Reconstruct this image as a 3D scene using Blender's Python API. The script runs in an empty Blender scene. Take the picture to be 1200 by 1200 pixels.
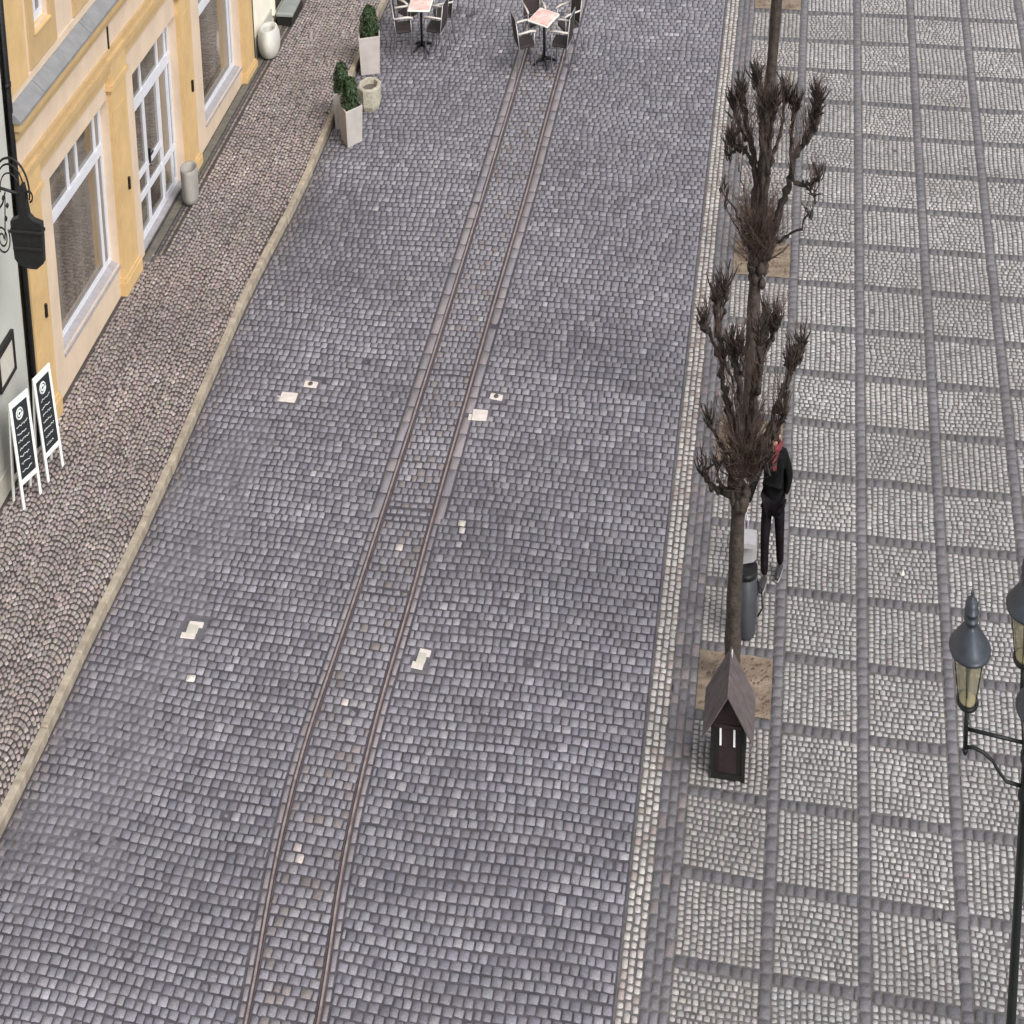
import bpy, bmesh, math, random
import numpy as np
from mathutils import Matrix, Vector

SC = bpy.context.scene
COL = SC.collection
rnd = random.Random(7)
rng = np.random.default_rng(11)

# ------------------------------------------------------------------ place frame
# The street is laid out in metres: X across the street, Y along it, Z up.  The place has the tall,
# narrow proportions of the photograph; this 2x2 matrix gives the ground axes, Z stays metres.
GX = np.array([[0.5610862803, 0.1215417652], [-0.1866454690, 1.2218063967]])
GO = np.array([4.4290092078, 47.2653035308])
G3 = np.eye(3); G3[:2, :2] = GX


def lin(r, g, b, k=1.0):
    f = lambda c: (c / 12.92 if c <= .04045 else ((c + .055) / 1.055) ** 2.4)
    return tuple(min(.9, f(c / 255) * k) for c in (r, g, b))


# ------------------------------------------------------------------ materials
def mat(name, col, rough=.7, metal=0., nscale=0., namt=.25, bump=0., bscale=None, col2=None, spec=.4, detail=5.):
    m = bpy.data.materials.new(name); m.use_nodes = True
    nt = m.node_tree; b = nt.nodes['Principled BSDF']
    b.inputs['Roughness'].default_value = rough; b.inputs['Metallic'].default_value = metal
    b.inputs['Specular IOR Level'].default_value = spec
    b.inputs['Base Color'].default_value = (*col, 1)
    tc = nt.nodes.new('ShaderNodeTexCoord')
    if nscale:
        n = nt.nodes.new('ShaderNodeTexNoise'); n.inputs['Scale'].default_value = nscale; n.inputs['Detail'].default_value = detail
        n.inputs['Roughness'].default_value = .65
        nt.links.new(tc.outputs['Object'], n.inputs['Vector'])
        cr = nt.nodes.new('ShaderNodeValToRGB')
        c2 = col2 or tuple(c * (1 - namt) for c in col)
        c1 = col if col2 else tuple(min(.9, c * (1 + namt)) for c in col)
        cr.color_ramp.elements[0].position = .32; cr.color_ramp.elements[1].position = .68
        cr.color_ramp.elements[0].color = (*c2, 1); cr.color_ramp.elements[1].color = (*c1, 1)
        nt.links.new(n.outputs['Fac'], cr.inputs['Fac']); nt.links.new(cr.outputs['Color'], b.inputs['Base Color'])
    if bump:
        n2 = nt.nodes.new('ShaderNodeTexNoise'); n2.inputs['Scale'].default_value = bscale or 40; n2.inputs['Detail'].default_value = 4
        nt.links.new(tc.outputs['Object'], n2.inputs['Vector'])
        bp = nt.nodes.new('ShaderNodeBump'); bp.inputs['Strength'].default_value = bump; bp.inputs['Distance'].default_value = .02
        nt.links.new(n2.outputs['Fac'], bp.inputs['Height']); nt.links.new(bp.outputs['Normal'], b.inputs['Normal'])
    return m


def stone_mat(name, rough=.62, nscale=9., lo=.72, hi=1.25, fine=70., stain=0.0, stain_col=(.1, .09, .07)):
    m = bpy.data.materials.new(name); m.use_nodes = True
    nt = m.node_tree; b = nt.nodes['Principled BSDF']
    b.inputs['Roughness'].default_value = rough; b.inputs['Specular IOR Level'].default_value = .35
    at = nt.nodes.new('ShaderNodeAttribute'); at.attribute_name = 'stone'
    tc = nt.nodes.new('ShaderNodeTexCoord')

    def noise(s, d):
        n = nt.nodes.new('ShaderNodeTexNoise'); n.inputs['Scale'].default_value = s; n.inputs['Detail'].default_value = d
        nt.links.new(tc.outputs['Object'], n.inputs['Vector']); return n

    def mrange(src, a, c, p, q):
        r = nt.nodes.new('ShaderNodeMapRange'); r.inputs[1].default_value = a; r.inputs[2].default_value = c
        r.inputs[3].default_value = p; r.inputs[4].default_value = q; nt.links.new(src, r.inputs[0]); return r.outputs[0]

    def mul(a, f):
        v = nt.nodes.new('ShaderNodeVectorMath'); v.operation = 'SCALE'; nt.links.new(a, v.inputs[0]); nt.links.new(f, v.inputs['Scale']); return v.outputs[0]
    c = mul(at.outputs['Color'], mrange(noise(fine, 3).outputs['Fac'], .3, .7, lo, hi))
    c = mul(c, mrange(noise(.5, 6).outputs['Fac'], .3, .7, .82, 1.15))
    if stain:
        mx = nt.nodes.new('ShaderNodeMix'); mx.data_type = 'RGBA'
        nt.links.new(mrange(noise(1.3, 6).outputs['Fac'], .52, .75, 0, stain), mx.inputs[0])
        nt.links.new(c, mx.inputs[6]); mx.inputs[7].default_value = (*stain_col, 1); c = mx.outputs[2]
    nt.links.new(c, b.inputs['Base Color'])
    bp = nt.nodes.new('ShaderNodeBump'); bp.inputs['Strength'].default_value = .5; bp.inputs['Distance'].default_value = .012
    nt.links.new(noise(fine * .8, 4).outputs['Fac'], bp.inputs['Height']); nt.links.new(bp.outputs['Normal'], b.inputs['Normal'])
    return m


K = .62   # ground albedo relative to its picture tone
M_SETT = stone_mat('street_setts', .55, stain=.3, stain_col=lin(118, 114, 114, K))
M_PLAZA = stone_mat('plaza_setts', .7, stain=.18, stain_col=lin(140, 132, 122, K * .9))
M_WALK = stone_mat('pavement_setts', .7, stain=.25, stain_col=lin(96, 84, 76, K))
KM = .74
M_JOINT = mat('joint_dirt', lin(104, 99, 106, K), .95, nscale=3.2, col2=lin(70, 67, 75, K), bump=.6, bscale=60)
M_JOINTP = mat('plaza_joint', lin(132, 127, 126, K), .95, nscale=5, col2=lin(96, 92, 93, K), bump=.5, bscale=80)
M_JOINTW = mat('pavement_joint', lin(98, 89, 86, K), .95, nscale=4, col2=lin(68, 62, 62, K), bump=.5, bscale=80)
M_MOSS = mat('mortar_and_moss', lin(122, 119, 125, KM), .95, nscale=4, col2=lin(86, 83, 90, KM), bump=.8, bscale=50)
M_GROUND = mat('far_ground', lin(96, 94, 98, K), .9, nscale=.6, namt=.2, bump=.5, bscale=7)
M_KERB = mat('kerb_stone', lin(210, 196, 176, K), .8, nscale=5, col2=lin(160, 147, 130, K), bump=.35, bscale=35)
M_SLAB = mat('slab_stone', lin(136, 130, 120, K), .85, nscale=6, col2=lin(104, 100, 92, K), bump=.3)
M_SOIL = mat('sandy_soil', lin(176, 157, 137, K), .97, nscale=5, col2=lin(128, 110, 95, K), bump=.9, bscale=45)
M_LITTER = mat('dead_leaf', lin(112, 84, 62, .7), .9, nscale=9, col2=lin(70, 52, 42, .7))
M_STEEL = mat('rail_steel', lin(164, 153, 152), .42, .4, nscale=6, col2=lin(124, 106, 104))
M_RUST = mat('rail_rust', lin(122, 100, 96, .8), .85, nscale=14, col2=lin(84, 70, 70, .8), bump=.4)
M_GROOVE = mat('rail_groove', lin(30, 27, 28), .95, nscale=9, namt=.3)

M_CREAM = mat('cream_render', lin(200, 180, 159), .88, nscale=1.8, namt=.09, bump=.12, bscale=60)
M_OCHRE = mat('ochre_render', lin(194, 163, 116), .85, nscale=2.0, namt=.11, bump=.12, bscale=60)
M_OCHRED = mat('ochre_moulding', lin(180, 152, 110), .82, nscale=3, namt=.08, bump=.12, bscale=60)
M_GREYW = mat('grey_render', lin(180, 181, 174), .88, nscale=1.4, namt=.06, bump=.15, bscale=70)
M_PALEW = mat('pale_render', lin(228, 222, 206), .88, nscale=1.4, namt=.06, bump=.15, bscale=70)
M_PLINTH = mat('grey_plinth', lin(176, 172, 162), .88, nscale=3, namt=.1, bump=.2)
M_LEAD = mat('lead_flashing', lin(132, 132, 134), .55, .2, nscale=5, namt=.16, bump=.1)
M_SILL = mat('sill_stone', lin(150, 146, 150), .7, nscale=7, namt=.14, bump=.15)
M_FRAME = mat('white_window_paint', lin(206, 208, 216), .45, nscale=4, namt=.04)
M_BLACK = mat('black_iron', (.012, .012, .013), .5, .3, nscale=18, namt=.35, bump=.2)
M_ROOF = mat('roof_tile', lin(128, 70, 54, .8), .9, nscale=6, namt=.25, bump=.5, bscale=12)
M_DARKROOM = mat('dark_interior', lin(62, 54, 50), .95, nscale=1.2, namt=.3)


def glass_pane_mat():
    m = bpy.data.materials.new('window_glass'); m.use_nodes = True
    nt = m.node_tree; b = nt.nodes['Principled BSDF']
    tc = nt.nodes.new('ShaderNodeTexCoord'); mp = nt.nodes.new('ShaderNodeMapping'); mp.inputs['Scale'].default_value = (1, 1, .25)
    n = nt.nodes.new('ShaderNodeTexNoise'); n.inputs['Scale'].default_value = 1.1; n.inputs['Detail'].default_value = 3
    cr = nt.nodes.new('ShaderNodeValToRGB'); e = cr.color_ramp.elements
    e[0].position = .4; e[0].color = (*lin(70, 61, 54), 1); e[1].position = .58; e[1].color = (*lin(110, 104, 96), 1)
    nt.links.new(tc.outputs['Object'], mp.inputs['Vector']); nt.links.new(mp.outputs['Vector'], n.inputs['Vector'])
    nt.links.new(n.outputs['Fac'], cr.inputs['Fac']); nt.links.new(cr.outputs['Color'], b.inputs['Base Color'])
    b.inputs['Roughness'].default_value = .04; b.inputs['Specular IOR Level'].default_value = .5
    n2 = nt.nodes.new('ShaderNodeTexNoise'); n2.inputs['Scale'].default_value = 1.5
    bp = nt.nodes.new('ShaderNodeBump'); bp.inputs['Strength'].default_value = .06; bp.inputs['Distance'].default_value = .05
    nt.links.new(tc.outputs['Object'], n2.inputs['Vector']); nt.links.new(n2.outputs['Fac'], bp.inputs['Height']); nt.links.new(bp.outputs['Normal'], b.inputs['Normal'])
    return m


M_GLASS = glass_pane_mat()


def lantern_glass_mat():
    m = bpy.data.materials.new('amber_lantern_glass'); m.use_nodes = True
    nt = m.node_tree; b = nt.nodes['Principled BSDF']; out = nt.nodes['Material Output']
    b.inputs['Base Color'].default_value = (*lin(172, 168, 150), 1); b.inputs['Roughness'].default_value = .25
    t = nt.nodes.new('ShaderNodeBsdfTransparent'); t.inputs['Color'].default_value = (*lin(238, 233, 214), 1)
    mx = nt.nodes.new('ShaderNodeMixShader'); mx.inputs[0].default_value = .45
    nt.links.new(t.outputs[0], mx.inputs[1]); nt.links.new(b.outputs[0], mx.inputs[2]); nt.links.new(mx.outputs[0], out.inputs['Surface'])
    return m


M_LGLASS = lantern_glass_mat()
M_LCAP = mat('lantern_cap_paint', lin(62, 66, 74), .42, .3, nscale=9, namt=.2)
M_LPOST = mat('lamp_post_paint', (.014, .016, .016), .45, .3, nscale=9, namt=.3)
M_LRING = mat('lantern_pale_ring', lin(216, 208, 178), .5, nscale=8, namt=.1)
M_BARK = mat('linden_bark', lin(84, 74, 66, .75), .95, nscale=16, col2=lin(48, 42, 40, .75), bump=.9, bscale=38)
M_LIMB = mat('pollard_limb_bark', lin(76, 66, 60, .75), .95, nscale=18, col2=lin(38, 33, 32, .75), bump=.9, bscale=45)
M_TWIG = mat('young_linden_twig', lin(122, 100, 90, .8), .85, nscale=10, col2=lin(76, 62, 58, .8))
M_SHINGLE = mat('weathered_roof_board', lin(112, 100, 100, .75), .85, nscale=7, col2=lin(82, 72, 74, .75), bump=.4, bscale=22)
M_DKWOOD = mat('dark_stained_wood', lin(54, 38, 40, .6), .7, nscale=12, namt=.3, bump=.2)
M_BKWOOD = mat('black_stained_wood', lin(28, 25, 25, .7), .7, nscale=12, namt=.3, bump=.2)
M_WHITE = mat('white_paint', lin(232, 232, 230), .5, nscale=8, namt=.06)
M_CHALKB = mat('chalkboard', lin(34, 38, 42, .8), .75, nscale=6, namt=.25)
M_CHALK = mat('chalk', lin(206, 210, 210), .95, nscale=30, namt=.2)
M_CONC = mat('planter_concrete', lin(188, 181, 177, .74), .85, nscale=4, namt=.12, bump=.25, bscale=60)
M_CONCB = mat('aggregate_concrete', lin(186, 180, 164, .78), .95, nscale=40, namt=.3, bump=.7, bscale=70)
M_CERAM = mat('pale_glazed_clay', lin(206, 204, 198, .8), .5, nscale=3, namt=.12)
M_POT = mat('grey_fibre_clay', lin(160, 156, 150, .8), .8, nscale=6, namt=.12, bump=.2)
M_EARTH = mat('potting_earth', lin(46, 36, 30), .97, nscale=20, namt=.4, bump=.8)
M_LEAF = mat('box_leaf', lin(70, 92, 56, .8), .55, nscale=14, col2=lin(38, 54, 34, .8))
M_WICKER = mat('brown_wicker', lin(56, 44, 46, .8), .75, nscale=40, namt=.4, bump=.5, bscale=120)
M_WICKERR = mat('red_brown_wicker', lin(112, 64, 62, .8), .75, nscale=40, namt=.35, bump=.5, bscale=120)
M_ALU = mat('aluminium_tube', lin(164, 164, 168), .35, .8, nscale=6, namt=.1)
M_ARM = mat('pale_arm_rest', lin(190, 183, 176), .5, nscale=6, namt=.1)
M_TTOP = mat('pink_marbled_table_top', lin(214, 138, 130), .35, nscale=6, col2=lin(222, 200, 190), detail=3)
M_TEDGE = mat('pale_table_edge', lin(224, 228, 220), .4, nscale=5, namt=.05)
M_COVER = mat('pale_cover_concrete', lin(218, 208, 202, .8), .85, nscale=9, namt=.12, bump=.3)
M_CAP = mat('iron_cap', lin(92, 86, 86, .8), .6, .4, nscale=14, namt=.25)
M_BIN = mat('bin_anthracite', lin(62, 64, 69, .85), .5, nscale=7, namt=.15)
M_HOOD = mat('bin_hood_grey', lin(176, 172, 175, .8), .5, nscale=16, namt=.12)
M_JACKET = mat('black_jacket_cloth', (.008, .008, .009), .95, nscale=10, namt=.4, bump=.3, spec=.08)
M_TROUS = mat('black_trouser_cloth', (.010, .008, .010), .95, nscale=10, namt=.4, bump=.3, spec=.08)
M_SKIN = mat('skin', lin(206, 160, 138, .85), .6, nscale=8, namt=.06)
M_HAIR = mat('dark_hair', lin(44, 32, 28), .7, nscale=40, namt=.4, bump=.4)
M_SCARF = mat('red_scarf_wool', lin(112, 46, 52), .95, nscale=30, namt=.3, bump=.5)
M_SHOE = mat('dark_shoe', lin(48, 46, 50), .6, nscale=10, namt=.2)
M_SOLE = mat('pale_sole', lin(136, 134, 136), .7)
M_BAGL = mat('lilac_plastic', lin(206, 196, 216), .4, nscale=12, namt=.15)
M_BAGB = mat('blue_plastic', lin(48, 74, 118), .35, nscale=12, namt=.3)
M_PAPER = mat('white_paper', lin(208, 204, 192, .8), .8, nscale=9, namt=.06)
M_STEP = mat('grey_step_stone', lin(150, 154, 150, .8), .8, nscale=4, namt=.15, bump=.2)


# ------------------------------------------------------------------ mesh builder
class MB:
    def __init__(s): s.v = []; s.f = []; s.sm = []

    def add(s, vs, fs, smooth=False):
        o = len(s.v); s.v += [tuple(p) for p in vs]
        for f in fs: s.f.append(tuple(i + o for i in f)); s.sm.append(smooth)
        return s

    def box(s, x0, x1, y0, y1, z0, z1, m=None, bev=0.):
        b = bev
        if b <= 0:
            vs = [(x, y, z) for z in (z0, z1) for x, y in ((x0, y0), (x1, y0), (x1, y1), (x0, y1))]
            fs = [(3, 2, 1, 0), (4, 5, 6, 7), (0, 1, 5, 4), (1, 2, 6, 5), (2, 3, 7, 6), (3, 0, 4, 7)]
        else:
            def ring(i, z): return [(x0 + i + b, y0 + i, z), (x1 - i - b, y0 + i, z), (x1 - i, y0 + i + b, z), (x1 - i, y1 - i - b, z), (x1 - i - b, y1 - i, z), (x0 + i + b, y1 - i, z), (x0 + i, y1 - i - b, z), (x0 + i, y0 + i + b, z)]
            vs = ring(b, z0) + ring(0, z0 + b) + ring(0, z1 - b) + ring(b, z1)
            fs = [tuple(range(7, -1, -1)), tuple(range(24, 32))]
            for r in range(3):
                for i in range(8): j = (i + 1) % 8; fs.append((r * 8 + i, r * 8 + j, r * 8 + 8 + j, r * 8 + 8 + i))
        if m is not None: vs = [tuple(m @ Vector(p)) for p in vs]
        return s.add(vs, fs)

    def prism(s, poly, axis_fn, d0, d1):           # polygon in 2-D, extruded d0..d1; axis_fn(a,b,d)->xyz
        n = len(poly)
        vs = [axis_fn(a, b, d0) for a, b in poly] + [axis_fn(a, b, d1) for a, b in poly]
        fs = [tuple(range(n - 1, -1, -1)), tuple(range(n, 2 * n))] + [(i, (i + 1) % n, n + (i + 1) % n, n + i) for i in range(n)]
        return s.add(vs, fs)

    def tube(s, pts, rad, n=8, cap=True, smooth=True, flat=1.):
        pts = [Vector(p) for p in pts]; L = len(pts)
        rad = [rad] * L if isinstance(rad, (int, float)) else list(rad)
        vs = []; up = Vector((.13, .21, .97)); prev = None
        for i, p in enumerate(pts):
            t = (pts[min(i + 1, L - 1)] - pts[max(i - 1, 0)])
            t = t.normalized() if t.length > 1e-9 else Vector((0, 0, 1))
            if prev is None:
                a = t.cross(up)
                if a.length < .05: a = t.cross(Vector((1, .1, 0)))
            else: a = prev - t * prev.dot(t)
            a.normalize(); prev = a; b = t.cross(a)
            for k in range(n):
                an = 2 * math.pi * k / n
                vs.append(tuple(p + (a * math.cos(an) + b * math.sin(an) * flat) * rad[i]))
        fs = [(i * n + k, i * n + (k + 1) % n, (i + 1) * n + (k + 1) % n, (i + 1) * n + k) for i in range(L - 1) for k in range(n)]
        s.add(vs, fs, smooth)
        if cap:
            o = len(s.v) - L * n
            s.f.append(tuple(o + k for k in range(n - 1, -1, -1))); s.sm.append(False)
            s.f.append(tuple(o + (L - 1) * n + k for k in range(n))); s.sm.append(False)
        return s

    def lathe(s, prof, n=20, c=(0, 0, 0), smooth=True, rot0=0., closed=True):
        vs = []
        for r, z in prof:
            for k in range(n):
                a = 2 * math.pi * (k + rot0) / n; vs.append((c[0] + r * math.cos(a), c[1] + r * math.sin(a), c[2] + z))
        fs = [(i * n + k, i * n + (k + 1) % n, (i + 1) * n + (k + 1) % n, (i + 1) * n + k) for i in range(len(prof) - 1) for k in range(n)]
        s.add(vs, fs, smooth)
        if closed:
            o = len(s.v) - len(prof) * n
            s.f.append(tuple(o + k for k in range(n - 1, -1, -1))); s.sm.append(False)
            s.f.append(tuple(o + (len(prof) - 1) * n + k for k in range(n))); s.sm.append(False)
        return s

    def build(s, name, m, parent=None, loc=(0, 0, 0), rz=0.):
        me = bpy.data.meshes.new(name); me.from_pydata(s.v, [], s.f); me.materials.append(m)
        if any(s.sm): me.polygons.foreach_set('use_smooth', s.sm)
        o = bpy.data.objects.new(name, me); COL.objects.link(o)
        o.location = loc; o.rotation_euler = (0, 0, rz)
        if parent: o.parent = parent
        return o


def tag(o, label=None, cat=None, group=None, kind=None):
    if label: o['label'] = label
    if cat: o['category'] = cat
    if group: o['group'] = group
    if kind: o['kind'] = kind
    return o


def thing(name, label, cat, loc=(0, 0, 0), rz=0., group=None):
    o = bpy.data.objects.new(name, None); COL.objects.link(o); o.location = loc; o.rotation_euler = (0, 0, rz)
    o.empty_display_size = .2
    return tag(o, label, cat, group)


def dup(root, loc, rz=None, label=None, group=None):
    r = root.copy(); COL.objects.link(r); r.location = loc
    if rz is not None: r.rotation_euler = (0, 0, rz)
    if label: r['label'] = label
    if group: r['group'] = group
    for ch in list(root.children):
        c = ch.copy(); COL.objects.link(c); c.parent = r
        for g in list(ch.children):
            d = g.copy(); COL.objects.link(d); d.parent = c
    return r


# ------------------------------------------------------------------ stone paving
class Stones:
    def __init__(s): s.a = []

    def put(s, x, y, hx, hy, rot=0., z=0., col=(.2, .2, .2)): s.a.append((x, y, hx, hy, rot, z, *col))

    def build(s, name, m, dome=.006, inset=.011, depth=.03, tilt=.02, cut=.28, parent=None):
        a = np.array(s.a, float); n = len(a)
        hx, hy = a[:, 2], a[:, 3]
        c = cut * np.minimum(hx, hy)
        sx = np.array([-1, 1, 1, 1, 1, -1, -1, -1.]); sy = np.array([-1, -1, -1, 1, 1, 1, 1, -1.])
        cx = np.array([1, -1, 0, 0, -1, 1, 0, 0.]); cy = np.array([0, 0, 1, -1, 0, 0, -1, 1.])
        jit = rng.uniform(-1, 1, (n, 8, 2)) * .09 * np.minimum(hx, hy)[:, None, None]

        def ring(ins):
            X = sx * (hx - ins)[:, None] + cx * c[:, None]; Y = sy * (hy - ins)[:, None] + cy * c[:, None]
            return X + jit[..., 0], Y + jit[..., 1]
        x0, y0 = ring(0 * hx); ins = np.minimum(inset, .3 * np.minimum(hx, hy)); x1, y1 = ring(ins)
        tx = rng.normal(0, tilt, n); ty = rng.normal(0, tilt, n)
        X = np.concatenate([x0, x1, np.zeros((n, 1))], 1); Y = np.concatenate([y0, y1, np.zeros((n, 1))], 1)
        Z = np.concatenate([np.full((n, 8), -depth), np.zeros((n, 8)), np.full((n, 1), dome)], 1)
        Z[:, 8:] += tx[:, None] * X[:, 8:] + ty[:, None] * Y[:, 8:]
        cr, sr = np.cos(a[:, 4])[:, None], np.sin(a[:, 4])[:, None]
        V = np.stack([a[:, :1] + X * cr - Y * sr, a[:, 1:2] + X * sr + Y * cr, a[:, 5:6] + Z], -1).reshape(-1, 3)
        base = (np.arange(n) * 17)[:, None, None]
        i = np.arange(8); j = (i + 1) % 8
        q = (np.stack([i, j, j + 8, i + 8], 1)[None] + base).reshape(-1, 4)
        t = (np.stack([i + 8, j + 8, np.full(8, 16)], 1)[None] + base).reshape(-1, 3)
        me = bpy.data.meshes.new(name)
        me.vertices.add(len(V)); me.vertices.foreach_set('co', V.ravel())
        nl = q.size + t.size; me.loops.add(nl)
        me.loops.foreach_set('vertex_index', np.concatenate([q.ravel(), t.ravel()]).astype(np.int32))
        me.polygons.add(len(q) + len(t))
        st = np.concatenate([np.arange(len(q)) * 4, q.size + np.arange(len(t)) * 3]).astype(np.int32)
        me.polygons.foreach_set('loop_start', st)
        me.polygons.foreach_set('use_smooth', np.ones(len(st), bool))
        at = me.attributes.new('stone', 'FLOAT_COLOR', 'POINT')
        cc = np.repeat(np.concatenate([a[:, 6:9], np.ones((n, 1))], 1), 17, 0)
        at.data.foreach_set('color', cc.ravel().astype(np.float32))
        me.update(calc_edges=True); me.validate()
        me.materials.append(m)
        o = bpy.data.objects.new(name, me); COL.objects.link(o)
        if parent: o.parent = parent
        return o


def vary(c, v=.12, h=.03):
    k = math.exp(rnd.gauss(0, v))
    return tuple(max(.004, x * k * (1 + rnd.gauss(0, h))) for x in c)


def blend(a, b, t): return tuple(x * (1 - t) + y * t for x, y in zip(a, b))


def curve(pts):
    p = sorted(pts); ys = np.array([q[0] for q in p]); xs = np.array([q[1] for q in p])
    g = np.arange(-30, 12, .1); v = np.interp(g, ys, xs)
    k = np.ones(15) / 15; v = np.convolve(np.pad(v, 7, mode='edge'), k, 'valid')
    return lambda y: float(np.interp(y, g, v))


XL = curve([(-24, -7.0), (-21.97, -7.1), (-20.03, -7.37), (-18.41, -7.465), (-16.9, -7.385), (-15.89, -7.33), (-12.34, -7.22), (-9.73, -7.155), (-6.49, -7.09), (-2.88, -7.05), (-.94, -7.03), (6, -6.98)])
XR = curve([(-24, -6.0), (-21.8, -6.09), (-19.83, -6.345), (-18.1, -6.41), (-16.88, -6.385), (-15.75, -6.34), (-14.54, -6.335), (-12.2, -6.28), (-9.4, -6.21), (-5.93, -6.10), (-2.5, -6.06), (-1.3, -6.03), (6, -5.97)])
XK = curve([(-24, -11.98), (-19.87, -11.79), (-18.9, -11.73), (-17, -11.69), (-16.4, -11.63), (-14.07, -11.56), (-12.3, -11.56), (-9.9, -11.55), (-8.4, -11.47), (-6.7, -11.35), (-3.9, -11.32), (.75, -11.27), (6, -11.2)])
FS = .036


def XF(y): return -14.43 + FS * (y + 12.21)      # facade line


Y0, Y1 = -25.5, 7.0
COVERS = [(-9.87, -11.97, .17, .11, 0), (-9.51, -11.62, .14, .07, 1), (-5.92, -11.91, .15, .12, 0), (-5.68, -11.46, .13, .065, 1),
          (-10.02, -16.78, .17, .15, 2), (-5.90, -16.71, .13, .17, 2)]
PALE = [(-9.67, -17.54), (-5.72, -14.26), (-7.69, -1.06), (-6.72, -14.78), (-7.02, -19.84), (-6.95, -17.6)]
MOSSY = [(-10.2, -12.9, .55), (-10.5, -13.6, .8), (-10.9, -14.4, .75), (-10.3, -14.9, .8), (-10.6, -15.8, .8), (-10.1, -16.4, .6), (-10.5, -17.6, .8), (-10.2, -18.6, .9), (-10.6, -19.6, .9), (-11.2, -20.4, .9), (-11.3, -18.6, .5), (-9.9, -20.6, .5)]


def moss(x, y):
    m = 0
    for a, b, r in MOSSY:
        d = ((x - a) / r) ** 2 + ((y - b) / (r * 1.25)) ** 2
        if d < 1: m = max(m, 1 - d)
    n = .5 + .25 * math.sin(x * 4.1 + 1.7 * math.sin(y * 2.3)) + .25 * math.sin(y * 3.3 + 2 * math.sin(x * 3.1 + 1))
    return min(1, max(0, m * 1.7 * (.25 + 1.1 * n) - .12))


def row_noise(y, s): return .03 * math.sin(y * 1.1 + s) + .02 * math.sin(y * 2.7 + 2 * s)


KS = .74
C_SETT = lin(136, 133, 142, KS); C_SETT2 = lin(123, 120, 130, KS); C_SETT3 = lin(149, 146, 154, KS); C_BRN = lin(136, 126, 126, KS)
street = Stones()


def fill_row(S, xa, xb, yf, pitch, w, colf, gap=.0085, zf=None, odd=0, hk=1.):
    n = max(2, round((xb - xa) / w)); ws = np.array([rnd.uniform(.8, 1.2) for _ in range(n)])
    if odd: ws[0] *= .5; ws = np.append(ws, ws[0] * rnd.uniform(.9, 1.1))
    ws *= (xb - xa) / ws.sum()
    x = xa
    for q in ws:
        xc = x + q / 2; x += q
        yc = yf(xc) + rnd.gauss(0, .004)
        c = colf(xc, yc)
        if c is None: continue
        S.put(xc, yc, q / 2 - gap * rnd.uniform(.3, .7), pitch / 2 * hk * rnd.uniform(.96, 1.03) - gap * .75, rnd.gauss(0, .028), (zf(xc, yc) if zf else 0) + rnd.gauss(0, .0025), c)


REPAIR = [(-11.2, -9.2, -9.6, -6.6, .86), (-9.4, -8.2, -13.2, -10.9, 1.06), (-5.2, -3.9, -9.2, -7.4, 1.07), (-4.6, -2.9, -18.6, -16.9, 1.06), (-6.0, -4.9, -15.2, -13.2, .93), (-10.9, -8.9, -22, -20.3, .92), (-3.6, -2.2, -5.8, -2.9, .94)]


def street_col(x, y):
    for a, b, hx, hy, k in COVERS:
        if abs(x - a) < hx + .05 and abs(y - b) < hy + .055: return None
    for a, b in PALE:
        if abs(x - a) < .08 and abs(y - b) < .075: return vary(lin(214, 206, 202, KS), .05)
    u = rnd.random()
    c = C_SETT if u < .62 else (C_SETT2 if u < .86 else C_SETT3)
    if u > .998: c = lin(172, 169, 174, KS)
    c = vary(c, .07 + .04 * (math.sin(x * 1.3 + y * .7) > .3), .01)
    for pa, pb, pc, pd, pk in REPAIR:
        if pa < x < pb and pc < y < pd: c = tuple(q * pk for q in c)
    m = moss(x, y)
    if m > 0: c = blend(c, lin(130, 127, 136, KS), .55 * m)
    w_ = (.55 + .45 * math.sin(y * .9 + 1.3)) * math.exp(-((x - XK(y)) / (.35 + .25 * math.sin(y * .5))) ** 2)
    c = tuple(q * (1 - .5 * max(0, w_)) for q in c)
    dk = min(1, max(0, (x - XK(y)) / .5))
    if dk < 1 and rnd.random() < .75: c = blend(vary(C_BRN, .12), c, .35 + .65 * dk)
    return c


def track_col(x, y):
    for a, b in PALE:
        if abs(x - a) < .08 and abs(y - b) < .075: return vary(lin(206, 198, 194, KS), .05)
    u = rnd.random()
    return vary(lin(139, 135, 144, KS) if u < .76 else (lin(136, 127, 128, KS) if u < .92 else lin(152, 148, 152, KS)), .08, .008)


def band_col(x, y):
    return vary(lin(148, 139, 142, KS) if rnd.random() < .7 else lin(142, 137, 143, KS), .05, .008)


def street_z(x, y): return -.002 * moss(x, y)


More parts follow.
